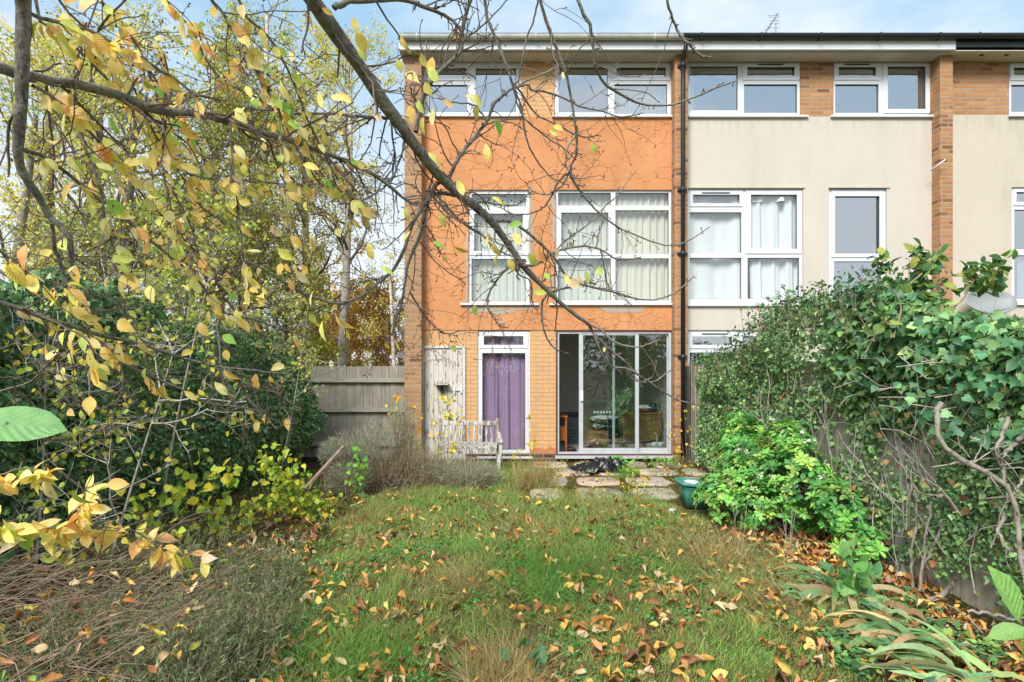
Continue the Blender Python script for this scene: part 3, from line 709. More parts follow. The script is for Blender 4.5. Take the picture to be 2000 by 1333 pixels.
a = R4(1466, 1560, 378, 398, D + .2); wavy(a[0], a[1], a[2], a[3], D + .13, .02, 2.2, 9, flare=1.5).build('curtain_frill', M['sheet'], w7)
# trickle vents
for (vx0, vx1, vy) in ((1481, 1531, 125), (1650, 1700, 125), (1372, 1426, 376), (1372, 1423, 652)):
    m = MB(); m.box(X(vx0), X(vx1), D + .012, D + .034, Z(vy + 1.5), Z(vy - .5)); m.build('trickle_vent', M['blackp'], h2)
# overhead drip mouldings
for (a0, a1, yy) in ((1341, 1572, 366), (1618, 1738, 366)):
    m = MB(); m.box(X(a0), X(a1), D - .018, D + .03, Z(yy + 2), Z(yy - 1)); m.build('drip_moulding', M['cream2'], h2)
eaves(h2, X(1330, EY), X(1867, EY) - .001, M['paintw'], M['blackp'], Z(68, EY - .06), fz0=80)
# downpipe
m = MB(); px_ = X(1334, PIL - .06); yy = PIL - .055
m.tube([(px_, EY - .06, Z(76, EY)), (px_, EY - .05, Z(96, EY)), (px_, yy, Z(112, yy)), (px_, yy, Z(160, yy)), (px_, yy, .12)], .036, 12)
for pz in (127, 370, 495, 697): m.tube([(px_, yy, Z(pz + 5, yy)), (px_, yy, Z(pz - 4, yy))], .047, 12); m.box(px_ - .075, px_ + .075, yy + .01, yy + .05, Z(pz + 2, yy), Z(pz - 2, yy))
dp = m.build('downpipe', M['blackp'], h2)
m = MB(); m.tube([(X(1822, D - .25), D - .2, Z(341, D)), (X(1843, D - .3), D - .35, Z(326, D))], .012, 8); m.build('overflow_pipe', M['upvc'], h2)

# ---- right house
h3 = house('terraced_house', 'terraced house at the right edge with cream render and black fascia', (X(1848), D, 0))
shell(h3, X(1848), X(2330), None)
W10 = (1971, 2180, 122, 225); W11 = (1976, 2130, 366, 592)
m = wall(X(1861), X(2330), Z(900), Z(225), [R4(*W11)], D, D + .12); m.build('rendered_wall', M['cream2'], h3)
m = wall(X(1861), X(2330), Z(225), ZT, [R4(W10[0], W10[1], 121.3, 224)], D + .012, D + .12); m.build('upper_brick_wall', M['brick2'], h3)
window(h3, W10, [(1978, 2070, 132, 150), (1975, 2075, 166, 219), (2090, 2170, 132, 219)], 'glassdark', sashes=[((1973, 2078, 125, 158), (1979, 2069, 133, 149))], sill=(1968, 2186, 226))
w11 = window(h3, W11, [(1983, 2050, 375, 396), (1981, 2052, 410, 487), (1981, 2052, 499, 584), (2064, 2120, 375, 584)], 'glassdark', sashes=[((1978, 2055, 370, 402), (1984, 2049, 376, 395))], sill=(1972, 2134, 593))
a = R4(1976, 2056, 497, 588, D + .25); wavy(a[0], a[1], a[2], a[3], D + .14, .004, 2, 17).build('blind', M['sheet'], w11)
eaves(h3, X(1867, EY), X(2335, EY), M['blackp'], M['blackp'], Z(68, EY - .06), fz0=80, fz1=92, vent=False)
for cx in (1917, 1966):
    m = MB(); m.lathe((X(cx, 9.6), 9.6, EZ0 - .016), [(.0, 0), (.035, 0), (.036, .0035)], 20); m.build('soffit_vent', M['blackp'], h3)

# ---------------------------------------------------------------- things on the houses
t = thing('tv_aerial', 'small tv aerial with many rods standing on the roof of the middle house', 'aerial', P(1515, 70, 12.0))
dA = 12.0
m = MB(); m.tube([(X(1515, dA), dA, Z(70, EY) + .06), P(1515, 27, dA)], .017, 8); m.build('mast', M['greyp'], t)
m = MB(); m.tube([P(1495, 64, dA - .1), P(1520, 26, dA + .1)], .009, 6); m.build('boom', M['blackp'], t)
m = MB()
for (a0, a1, yy) in ((1500, 1520, 31), (1502, 1523, 34), (1502, 1524, 41), (1502, 1523, 47), (1502, 1523, 55), (1496, 1506, 53), (1493, 1503, 58)): m.tube([P(a0, yy, dA), P(a1, yy, dA)], .005, 5)
m.build('rod', M['greyp'], t)
t = thing('satellite_dish', 'grey oval satellite dish fixed to the cream wall above the ivy', 'satellite dish', P(1935, 600, 9.5))
c0 = Vector(P(1933, 588, 9.5)); m = MB(); rings, seg = 6, 32; vs = [tuple(c0 + Vector((0, .09, 0)))]
for i in range(1, rings + 1):
    r = i / rings
    for k in range(seg):
        a = 2 * math.pi * k / seg; xx, zz = .43 * r * math.cos(a), .22 * r * math.sin(a); vs.append(tuple(c0 + Vector((xx, .09 - .12 * r * r + zz * .5, zz))))
fs = [(0, 1 + k, 1 + (k + 1) % seg) for k in range(seg)] + [(1 + (i - 1) * seg + k, 1 + i * seg + k, 1 + i * seg + (k + 1) % seg, 1 + (i - 1) * seg + (k + 1) % seg) for i in range(1, rings) for k in range(seg)]
m.add(vs, fs, True); o = m.build('dish', M['greyp'], t); md = o.modifiers.new('s', 'SOLIDIFY'); md.thickness = .008
m = MB(); m.tube([c0 + Vector((0, .09, 0)), c0 + Vector((0, .2, 0)), c0 + Vector((0, .3, -.1))], .02, 8); m.tube([c0 + Vector((0, .05, -.2)), c0 + Vector((0, -.4, -.16))], .01, 6); m.build('bracket', M['greyp'], t)

# bird feeding shelf on the plank door
t = thing('wall_shelf', 'little weathered bracket shelf screwed to the peeling plank door', 'shelf', P(863, 750, D - .01))
m = MB(); m.box(X(850), X(877), D - .17, D - .006, Z(752), Z(749)); m.box(X(854), X(873), D - .15, D - .03, Z(748.5), Z(745)); m.build('board', M['bench'], t, bevel=.004)
m = MB(); m.box(X(862), X(867), D - .05, D - .006, Z(771), Z(752.2)); m.bar((X(864.5), D - .14, Z(753)), (X(864.5), D - .02, Z(766)), .02); m.build('bracket', M['fencedark'], t)

# ---------------------------------------------------------------- inside the ground-floor room
zf = .085
def box_thing(name, label, cat, x0, x1, y0, y1, z0, z1): return thing(name, label, cat, ((x0 + x1) / 2, (y0 + y1) / 2, z0))
t = thing('side_table', 'orange pine side table just inside the open sliding door', 'side table', (X(1085, 10.3), 10.3, zf))
x1_, x0_ = X(1106, 10.2), X(1072, 10.2); zt_ = Z(812, 10.2)
m = MB(); m.box(x0_ - .02, x1_ + .02, 10.1, 10.4, zt_ - .025, zt_); m.build('top', M['orangewood'], t, bevel=.004)
m = MB(); m.box(x0_ + .02, x1_ - .03, 10.115, 10.13, Z(860, 10.2), Z(832, 10.2)); m.build('panel', M['orangewood'], t)
for (a, b) in ((x1_ - .025, 10.11), (x1_ - .025, 10.36), (x0_, 10.11), (x0_, 10.36)):
    m = MB(); m.box(a, a + .028, b, b + .03, zf, zt_ - .026); m.build('leg', M['orangewood'], t)
t = thing('storage_box', 'grey plastic storage box with black lid standing against the room wall', 'storage box', (X(1113, 11.6), 11.6, zf))
def tapered(cx, cy, z0, z1, w0, d0, w1, d1):
    m = MB(); v = []
    for (w, d, z) in ((w0, d0, z0), (w1, d1, z1)): v += [(cx - w, cy - d, z), (cx + w, cy - d, z), (cx + w, cy + d, z), (cx - w, cy + d, z)]
    return m.add(v, [(0, 3, 2, 1), (4, 5, 6, 7), (0, 1, 5, 4), (1, 2, 6, 5), (2, 3, 7, 6), (3, 0, 4, 7)])
bx = X(1113, 11.6); zt_ = Z(812, 11.6)
m = tapered(bx, 11.6, zf, zt_, .15, .2, .19, .24)
for k in range(4): m.box(bx - .2, bx + .2, 11.35, 11.36, zf + .12 + k * .06, zf + .14 + k * .06)
m.build('tub', M['greybin'], t, bevel=.01)
m = MB(); m.box(bx - .21, bx + .21, 11.34, 11.86, zt_ + .001, zt_ + .05); m.build('lid', M['black'], t, bevel=.012)
t = thing('shoe', 'black shoe left on the room floor behind the open door', 'shoe', (X(1113, 10.35), 10.35, zf))
m = MB(); c0 = (X(1113, 10.35), 10.35)
m.add([(c0[0] + .13 * math.cos(a) * s * (1 if math.cos(a) > 0 else .8), c0[1] + .05 * math.sin(a) * s, zf + z) for (s, z) in ((.95, 0), (1, .02), (.9, .055), (.55, .09), (.2, .1)) for a in [k * math.pi / 6 for k in range(12)]],
      [(i * 12 + k, i * 12 + (k + 1) % 12, (i + 1) * 12 + (k + 1) % 12, (i + 1) * 12 + k) for i in range(4) for k in range(12)] + [tuple(range(48, 60))], True); m.build('upper', M['black'], t)
m = MB(); m.tube([(c0[0] - .1, c0[1] - .045, zf + .06), (c0[0], c0[1] - .05, zf + .085), (c0[0] + .07, c0[1] - .04, zf + .06)], .006, 5); m.build('lace', M['greyp'], t)
def lumpy(cx, cy, z0, w, d, h, seed, name, mat, parent, n=18, k=.16):
    r = random.Random(seed); ph = [r.uniform(0, 6) for _ in range(6)]
    def fn(u, v):
        a = u * 2 * math.pi; b = v * math.pi; s = 1 + k * math.sin(3 * a + ph[0] + 2 * b) + k * .6 * math.sin(7 * a + ph[1] - 3 * b) + k * .5 * math.sin(5 * b + ph[2])
        sb = math.sin(b) ** .6
        return (cx + w * sb * math.cos(a) * s, cy + d * sb * math.sin(a) * s, z0 + h * (.5 - .5 * math.cos(b)))
    return grid_patch(fn, n * 2, n).build(name, mat, parent)
d_ = 10.9
t = thing('compost_sack', 'dark plastic compost sack with pale top slumped inside the sliding door', 'sack', (X(1180, d_), d_, zf))
lumpy(X(1176, d_), d_, zf, .3, .22, .38, 3, 'lower_sack', M['teak'], t); o = lumpy(X(1182, d_), d_ - .05, zf + .34, .27, .18, .22, 4, 'sack', M['black'], t); lumpy(X(1180, d_), d_ + .02, zf + .52, .25, .17, .1, 5, 'pale_top', M['paper'], t)
# white unreadable print strip on the sack
m = MB()
for k in range(7): m.box(X(1160 + k * 6, d_ - .3), X(1163.6 + k * 6, d_ - .3), d_ - .262, d_ - .255, Z(808, d_ - .3), Z(803.5, d_ - .3))
m.build('print', M['paper'], t)
t = thing('folding_chair', 'dark folded garden chair with tubular frame behind the door glass', 'chair', (X(1200, 10.7), 10.7, zf))
m = MB(); xa, xb = X(1186, 10.7), X(1206, 10.7); m.tube([(xa, 10.5, zf), (xa, 10.65, zf + .5), (xa + .0, 10.75, Z(800, 10.7)), (xa + .04, 10.76, Z(788, 10.7)), (xb, 10.76, Z(785, 10.7)), (xb + .03, 10.75, Z(800, 10.7)), (xb + .03, 10.65, zf + .5), (xb + .03, 10.5, zf)], .009, 8); m.build('frame', M['greybin'], t)
m = MB()
for k in range(5): m.box(xa + .01, xb + .02, 10.56 + k * .03, 10.575 + k * .03, zf + .12 + k * .1, zf + .17 + k * .1)
m.build('slat', M['black'], t)
t = thing('sideboard', 'brown folding wooden table with a curved leaf inside the room', 'table', (X(1265, 10.95), 10.95, zf))
xa, xb = X(1205, 10.9), X(1289, 10.9); zt_ = Z(806, 10.8); m = MB(); m.box(xa, xb, 10.7, 11.15, zt_ - .03, zt_); m.build('top', M['teak'], t, bevel=.006)
m = MB(); vs = [(xa + .05, 10.72, zt_ - .031), (xb - .02, 10.72, zt_ - .031), (xb - .02, 10.72, zt_ - .36), (xb - .09, 10.72, zt_ - .5), (xa + .3, 10.72, zt_ - .52), (xa + .12, 10.72, zt_ - .46), (xa + .05, 10.72, zt_ - .34)]
n = len(vs); m.add(vs + [(v[0], v[1] + .02, v[2]) for v in vs], [tuple(range(n)), tuple(range(2 * n - 1, n - 1, -1))] + [(i, n + i, n + (i + 1) % n, (i + 1) % n) for i in range(n)]); m.build('drop_leaf', M['teak'], t)
for (a, b) in ((xa + .06, 10.8), (xb - .1, 10.8), (xa + .06, 11.08), (xb - .1, 11.08)):
    m = MB(); m.box(a, a + .04, b, b + .04, zf, zt_ - .031); m.build('leg', M['teak'], t)
t = thing('flower_bowl', 'copper coloured bowl of pale flowers on the brown table', 'bowl', (X(1260, 10.8), 10.8, zt_))
m = MB(); m.lathe((X(1260, 10.8), 10.85, zt_), [(.05, 0), (.09, .03), (.1, .07), (.095, .08), (.085, .05), (0, .03)], 18); m.build('bowl', M['copper'], t); lumpy(X(1260, 10.8), 10.85, zt_ + .05, .11, .08, .09, 8, 'flowers', M['paper'], t, 10, .35)
t = thing('kettle', 'black kettle standing on the right end of the brown table', 'kettle', (X(1277, 10.8), 10.8, zt_))
m = MB(); m.lathe((X(1277, 10.8), 10.85, zt_), [(.0, 0), (.075, 0), (.08, .02), (.06, .15), (.045, .17), (0, .175)], 16); m.build('body', M['black'], t)
m = MB(); m.tube([(X(1277, 10.8) + .06, 10.85, zt_ + .14), (X(1277, 10.8) + .13, 10.85, zt_ + .13), (X(1277, 10.8) + .13, 10.85, zt_ + .05), (X(1277, 10.8) + .07, 10.85, zt_ + .03)], .009, 6); m.build('handle', M['black'], t)
t = thing('wicker_basket', 'round wicker basket with tall handle on the floor inside the glass', 'basket', (X(1282, 10.15), 10.15, zf))
bx = X(1282, 10.15); m = MB(); prof = []
for k in range(9): prof += [(.125 + .006 * k + (.006 if k % 2 else 0), .005 + k * .022)]
m.lathe((bx, 10.15, zf), [(0, .005)] + prof + [(.165, .18), (0, .12)], 28)
for k in range(28):
    a = 2 * math.pi * k / 28; m.tube([(bx + .128 * math.cos(a), 10.15 + .128 * math.sin(a), zf), (bx + .186 * math.cos(a), 10.15 + .186 * math.sin(a), zf + .185)], .004, 4)
m.build('weave', M['rail'], t)
m = MB(); m.tube([(bx - .02, 10.15 - .17, zf + .15), (bx - .02, 10.05, zf + .33), (bx - .02, 10.15, zf + .39), (bx - .02, 10.25, zf + .33), (bx - .02, 10.15 + .17, zf + .15)], .009, 6); m.build('handle', M['rail'], t)
lumpy(bx + .03, 10.15, zf + .12, .1, .09, .1, 12, 'contents', M['paper'], t, 10, .3)
# ---------------------------------------------------------------- fences
FX = 3.06
t = thing('back_fence', 'grey weathered board fence with three rails beside the end house', 'fence', (X(700), D, 0))
xl, xr = X(590, D), X(790, D) - .004
m = MB(); x = xl; k = 0
while x < xr - .02:
    w = min(.15, xr - x); m.box(x, x + w - .004, D + .06 + .008 * (k % 2), D + .082 + .008 * (k % 2), .0, Z(716 - (1 if x > xl + 1 else 0) + rnd.uniform(-.6, .6))); x += w; k += 1
m.build('boards', M['fence'], t)
for zz in (743, 801, 868):
    m = MB(); m.box(xl, xr, D + .0, D + .059, Z(zz + 4), Z(zz - 4)); m.build('rail', M['rail'], t)
m = MB(); m.box(xl - .02, xr, D + .03, D + .07, .0, Z(894)); m.build('gravel_board', M['fencedark'], t)
def side_fence(name, label, x, y0, y1, ztop, mat, toward=-1, posts=(), postmat='concrete'):
    t = thing(name, label, 'fence', (x, (y0 + y1) / 2, 0)); m = MB(); y = y0; k = 0
    while y < y1:
        o_ = .01 * (k % 2) + rnd.uniform(0, .004); m.box(x + o_, x + .018 + o_, y, y + .103, .06 + rnd.uniform(-.01, .01), ztop + rnd.uniform(-.008, .008)); y += .099; k += 1
    m.build('boards', mat, t)
    for z_ in (.35, .95, 1.5):
        m = MB(); m.box(x + .034, x + .08, y0, y1, z_, z_ + .07); m.build('rail', M['rail'], t)
    for yp in posts:
        m = MB(); m.box(x - .03, x + .0, yp, yp + .09, 0, ztop + .03); m.build('post', M[postmat], t, bevel=.006)
    return t
side_fence('garden_fence', 'tall close boarded fence under the ivy on the right of the lawn', FX, 1.2, 9.74, 1.70, M['fence2'], posts=(4.42, 6.4))
m = MB(); m.box(X(1336, 9.6), X(1346, 9.6), 9.6, 9.72, .0, Z(716, 9.6)); o = m.build('fence_post', M['fencedark'], None, (X(1341, 9.6), 9.66, 0)); tag(o, 'black stained timber post where the right fence meets the house', 'post')
side_fence('garden_fence', 'dark board fence almost hidden behind the ivy on the left', -4.05, 1.2, 9.8, 1.75, M['fence'], posts=(3.4,), postmat='fencedark')

# ---------------------------------------------------------------- bench
t = thing('garden_bench', 'weathered white wooden bench in front of the purple curtained door', 'bench', (X(917, 8.9), 8.9, 0))
yb, yf_ = 9.05, 8.55
def Xb(p): return X(p, yb)
def Zb(p): return Z(p, yb)
m = MB(); m.box(Xb(862), Xb(969), yb, yb + .04, Zb(831), Zb(823)); m.build('top_rail', M['bench'], t, bevel=.006)
for i, px_ in enumerate([866, 873, 881, 889, 897, 905, 915, 926, 939, 950, 960]):
    w = 6.5 if px_ == 939 or px_ == 905 else 4
    m = MB(); m.box(Xb(px_ - w / 2), Xb(px_ + w / 2), yb + .008, yb + .03, Zb(875), Zb(831) + .001); m.build('slat', M['bench'], t)
m = MB(); m.box(Xb(866), Xb(969), yb + .005, yb + .035, Zb(880), Zb(875)); m.build('lower_rail', M['bench'], t)
for px_ in (971.5, 859):
    m = MB(); m.bar((Xb(px_), yb + .02, 0), (Xb(px_), yb + .02, Zb(818)), .05, .05, (0, 1, 0)); m.build('back_leg', M['bench'], t, bevel=.004)
for k in range(5):
    y_ = yf_ + .02 + k * .095; zz = .43 + .006 * k
    if k == 2:
        m = MB(); m.bar((Xb(858), y_ + .04, zz), (Xb(925), y_ + .04, zz - .012), .07, .02); m.build('seat_slat', M['bench'], t)
        continue
    m = MB(); m.bar((Xb(858), y_ + .04, zz), (Xb(972), y_ + .04, zz - .004 * k), .075, .022); m.build('seat_slat', M['bench'], t)
m = MB(); m.box(Xb(860), Xb(971), yf_ + .0, yf_ + .025, .34, .415); m.build('front_rail', M['bench'], t)
m = MB(); m.bar((X(972, yf_), yf_ + .0, .02), (X(979, yf_), yf_ + .04, Z(866, yf_)), .06, .055, (0, 1, 0)); m.build('front_leg', M['bench'], t, bevel=.004)
m = MB(); m.bar((X(852, yf_), yf_ + .02, .02), (X(852, yf_), yf_ + .02, Z(866, yf_)), .055, .055, (0, 1, 0)); m.build('front_leg', M['bench'], t, bevel=.004)
m = MB(); m.bar((Xb(974), yb, .6), (X(978, yf_), yf_ - .02, Z(866, yf_) + .014), .055, .025); m.build('armrest', M['bench'], t)

# ---------------------------------------------------------------- planter, pot, bin bag, odds and ends
dpl = 6.72; cx = X(1356, dpl)
t = thing('trough_planter', 'green plastic trough full of crumpled white paper by the glossy bush', 'planter', (cx, dpl, .01))
def ringwall(cx, cy, prof, n=36, e=.32, tilt=0.0):
    vs = []
    for (a, b, z) in prof:
        for k in range(n):
            th = 2 * math.pi * k / n; px_ = math.copysign(abs(math.cos(th)) ** e, math.cos(th)); py_ = math.copysign(abs(math.sin(th)) ** e, math.sin(th))
            vs.append((cx + a * px_, cy + b * py_, z - tilt * a * px_))
    fs = [(i * n + k, i * n + (k + 1) % n, (i + 1) * n + (k + 1) % n, (i + 1) * n + k) for i in range(len(prof) - 1) for k in range(n)]
    m = MB(); m.add(vs, fs, True); return m
zt_ = Z(940, 6.9)
m = ringwall(cx, dpl, [(0, 0, .0), (.125, .11, .0), (.16, .15, .2), (.162, .152, .215), (.168, .156, .218), (.172, .16, .262), (.158, .146, .262), (.152, .14, .21), (.12, .11, .1), (0, 0, .1)], tilt=.08); m.build('tub', M['green'], t)
m = ringwall(cx, dpl, [(.172, .16, .2625), (.195, .185, .262), (.2, .19, .27), (.198, .188, .29), (.188, .176, .298), (.17, .158, .295), (.158, .146, .28), (.156, .144, .2625)], tilt=.08); m.build('rim', M['green'], t)
for k in range(9):
    a = rnd.uniform(0, 6); r_ = rnd.uniform(0, .09); lumpy(cx - .02 + r_ * math.cos(a), dpl + r_ * math.sin(a), .2 + rnd.uniform(0, .05), .05, .045, .06, 30 + k, 'crumpled_paper', M['paper'], t, 8, .4)
dp_ = 7.35; t = thing('flower_pot', 'small terracotta pot half hidden behind the green trough', 'plant pot', (X(1385, dp_), dp_, .01))
m = MB(); m.lathe((X(1385, dp_), dp_, .01), [(.0, 0), (.07, 0), (.1, .14), (.115, .142), (.118, .19), (.105, .19), (.09, .15), (0, .15)], 24); m.build('pot', M['terra'], t)
ps = np.array([[X(1385, dp_), dp_, .16]]) + rng.normal(size=(50, 3)) * [.06, .05, .03]
leaves('plant', OVAL, ps, norm(rng.normal(size=(50, 3)) + [0, 0, 1.2]), rng.normal(size=(50, 3)), rng.uniform(.05, .09, 50), palette(['#5f7f4a', '#7c9a5a', '#8a9a50'], 50), M['soft'], t)
# bin bag
db = 8.9; n = 60
def bagfn(u, v):
    a, b = (u - .5) * 2, (v - .5) * 2; r_ = min(1, math.hypot(a, b * .95)); s = max(0, 1 - r_ ** 3)
    q = Vector((u * 3.6, v * 3.4, .3)); f = abs(noise.noise(q)) * 1.1 + abs(noise.noise(q * 2.3)) * .7 + abs(noise.noise(q * 4.7)) * .25
    xx = X(1172, db) + a * .46 * (1 - .12 * abs(b)) + .05 * noise.noise(q + Vector((9, 0, 0))); yy = db + b * .3 + .06 * noise.noise(q + Vector((0, 9, 0)))
    return (xx, yy, .036 + s ** .5 * (.045 + .14 * f) * (1.15 - .35 * (a < -.2)) + .012 * noise.noise(q * 6))
o = grid_patch(bagfn, n, 46).build('bin_bag', M['black'], None, (X(1172, db), db, .036)); tag(o, 'crumpled black bin bag lying flat on the patio slabs', 'bin bag'); md = o.modifiers.new('s', 'SUBSURF'); md.levels = 1; md.render_levels = 1
# broken tile / bricks near the wall
def chunk(name, label, cat, px_, py_, d, s, mat, seed):
    r = random.Random(seed); c0 = P(px_, py_, d); c0 = (c0[0], d, s[2] / 2 + .005); m = MB(); m.box(c0[0] - s[0] / 2, c0[0] + s[0] / 2, d - s[1] / 2, d + s[1] / 2, .006, s[2])
    m.v = [(x + r.uniform(-.2, .2) * s[0], y + r.uniform(-.15, .15) * s[1], z + r.uniform(0, .25) * s[2]) for x, y, z in m.v]
    o = m.build(name, mat, None, (c0[0], d, 0), bevel=.012); return tag(o, label, cat)
chunk('roof_tile', 'flat broken orange clay tile lying below the painted brick wall', 'tile', 1057, 910, 9.35, (.2, .12, .05), M['clay'], 1)
chunk('brick_piece', 'pinkish broken brick lump in the grass right of the bench', 'brick', 998, 907, 9.3, (.1, .08, .08), M['clay'], 2)
t = thing('plastic_wrapper', 'bright blue crumpled plastic wrapper caught on sticks below the back fence', 'wrapper', P(656, 880, 8.2))
lumpy(X(657, 8.2), 8.2, Z(892, 8.2), .11, .08, .15, 51, 'wrapper', M['blue'], t, 14, .5); lumpy(X(648, 8.2), 8.25, Z(903, 8.2), .05, .05, .12, 52, 'tail', M['blue'], t, 10, .5)
o = lumpy(X(946, 8.45), 8.45, .05, .09, .07, .09, 55, 'plastic_bag', M['bluepale'], None, 12, .45); tag(o, 'scrap of pale blue plastic under the white bench', 'plastic bag')
o = lumpy(X(1313, 6.3), 6.3, .03, .03, .03, .05, 58, 'paper_scrap', M['paper'], None, 10, .45); tag(o, 'tiny scrap of white litter in the grass beside the green trough', 'litter')
m = MB(); m.bar(P(596, 955, 6.75), P(672, 872, 7.2), .05, .028); o = m.build('timber_plank', M['deadstem'], None, P(596, 955, 6.75)); tag(o, 'long thin brown plank leaning up over the grey shrub', 'plank')

# ---------------------------------------------------------------- climbing and border plants
def stems(name, lines, rads, mat, parent=None, n=5, **kw):
    V, q = tubes(lines, rads, n); return mesh_np(name, V, [q], mat, parent, **kw)
def plant(name, label, cat, loc, group=None): return thing(name, label, cat, loc, group)

# right ivy over the fence
IY = [2.2, 3.0, 3.55, 3.95, 4.15, 4.45, 5.1, 6.0, 6.4, 6.8, 7.2, 8.1, 8.7, 8.95]; IZ = [1.88, 1.88, 1.97, 2.04, 2.25, 2.32, 2.24, 2.27, 2.2, 2.0, 1.82, 1.74, 1.6, 1.3]
t = plant('ivy', 'mass of dark green ivy with upright flowering shoots covering the right fence', 'ivy', (FX, 5.5, 0))
n = 36000
y = rng.uniform(2.4, 8.95, n); top = np.interp(y, IY, IZ) + .1 * fbm(y, y * 0, 6, 4)
v = rng.random(n) ** .8; z = .12 + (top - .12) * v
lump = .10 * fbm(y, z, 3.2, 3, 1.0); up_ = np.clip((z - 1.25) / .7, 0, 1)
th = (.06 + .16 * (y > 7) + .26 * up_ * np.clip((z / top - .0), 0, 1) + lump) * np.where(z > 1.2, 1, .8)
th *= np.clip((9.15 - y) / .35, .3, 1)
dome = np.clip((top - z) / .35, 0, 1) ** .5; dep = rng.random(n) ** .6
x = FX - .02 - np.maximum(th, .03) * dep * (.35 + .65 * dome); xb = rng.random(n) < .25 * up_; x = np.where(xb, FX + rng.uniform(-.1, .35, n) * dome, x)
dens = fbm(y, z, 2.1, 3, 5.0) + .4 * fbm(y, z, 7, 2, 2.0); bare = np.exp(-((y - 5.9) / .75) ** 2 - ((z - .95) / .5) ** 2) + .9 * np.exp(-((y - 4.35) / .25) ** 2 - ((z - .75) / .5) ** 2) + .8 * np.exp(-((y - 3.9) / .6) ** 2 - ((z - .1) / .22) ** 2)
keep = (rng.random(n) < np.clip(.95 + 1.1 * dens - 1.0 * bare, 0.02, 1)) | ((up_ > .6) & (dens > -.45))
x, y, z, up_ = x[keep], y[keep], z[keep], up_[keep]; n = len(x)
pos = np.stack([x, y, z], 1); nr = norm(np.array([-1., -.5, .35]) + rng.normal(size=(n, 3)) * .45 + up_[:, None] * [.2, 0, .35]); dd = norm(np.array([-.2, 0, -1.]) + rng.normal(size=(n, 3)) * .6 + up_[:, None] * rng.normal(size=(n, 3)) * .4)
arb = (y > 5.4) & (z > 1.45)
sz = np.where(up_ > .5, rng.uniform(.03, .068, n), rng.uniform(.022, .05, n)) * np.where(arb, .78, 1) * np.where((y < 4.9) & (z > 1), 1.35, 1)
cl = palette(['#486a42', '#5a7f4e', '#6c9258', '#80a668', '#9cb87c', '#40603e', '#aabc74'], n, [3, 4, 4, 3, 2, 1.6, 1], .24)
leaves('foliage', IVY, pos, dd, nr, sz, cl, M['ivy'], t)
# brown dead ones and yellow ones
n = 260; y = rng.uniform(3, 8.5, n); z = rng.uniform(.2, 1.7, n); pos = np.stack([FX - rng.uniform(.05, .22, n), y, z], 1)
leaves('dead_leaves', IVY, pos, norm(rng.normal(size=(n, 3)) + [0, 0, -1]), norm(rng.normal(size=(n, 3)) + [-1.5, -.5, 0]), rng.uniform(.03, .06, n), palette(['#9a6a48', '#a88458', '#7a5a42', '#9a9a5a', '#a07048'], n), M['litter'], t)
# bare climbing stems
K = 9; n = 150; y0 = rng.uniform(3.0, 8.5, n); L0 = np.stack([FX - rng.uniform(.03, .2, n), y0, rng.uniform(.05, 1.4, n)], 1); d0 = norm(np.stack([rng.normal(size=n) * .12, rng.normal(size=n) * .55, rng.uniform(.2, 1.2, n)], 1)); pts = [L0]; cur = L0
for k in range(K - 1):
    d0 = norm(d0 + rng.normal(size=(n, 3)) * [.06, .28, .22]); cur = cur + d0 * rng.uniform(.06, .14, (n, 1)); cur[:, 0] = np.clip(cur[:, 0], FX - .3, FX - .02); pts.append(cur.copy())
pts = np.stack(pts, 1); stems('stem', pts, rng.uniform(.002, .0055, n)[:, None] * np.linspace(1, .5, K)[None], M['paleb'], t, 5)['kind'] = 'stuff'
# arborescent flowering shoots: stalk + umbel balls
n = 260; y = rng.uniform(4.3, 8.3, n); top = np.interp(y, IY, IZ); s = np.stack([FX - rng.uniform(-.2, .42, n), y, top - rng.uniform(.12, .4, n)], 1); e = s + np.stack([rng.normal(size=n) * .07 - .03, rng.normal(size=n) * .08, rng.uniform(.12, .34, n)], 1); mid = (s + e) / 2 + rng.normal(size=(n, 3)) * .02
stems('flower_stalk', np.stack([s, mid, e], 1), np.full((n, 3), .0026), M['deadstem'], t, 4)['kind'] = 'stuff'
m = 14; c_ = np.repeat(e, m, 0) + norm(rng.normal(size=(n * m, 3))) * .017; leaves('umbel', SIMPLE, c_, norm(rng.normal(size=(n * m, 3))), rng.normal(size=(n * m, 3)), np.full(n * m, .013), palette(['#5a5a3c', '#4a4030', '#7a8050'], n * m), M['far'], t, wid=np.full(n * m, 1.8))
n = 2600; y = rng.uniform(4.2, 8.35, n); top = np.interp(y, IY, IZ); h = rng.random(n) ** 1.6 * .24 * (fbm(y, y * 0, 9, 2) * .5 + .6); pos = np.stack([FX + rng.uniform(-.42, .2, n), y, top - .05 + h], 1)
leaves('shoot_leaves', OVAL, pos, norm(rng.normal(size=(n, 3)) + [0, 0, .2]), norm(rng.normal(size=(n, 3)) + [0, -.5, .8]), rng.uniform(.03, .055, n), palette(['#3d5f3a', '#55804a', '#6f9160', '#33502f'], n), M['ivy'], t)

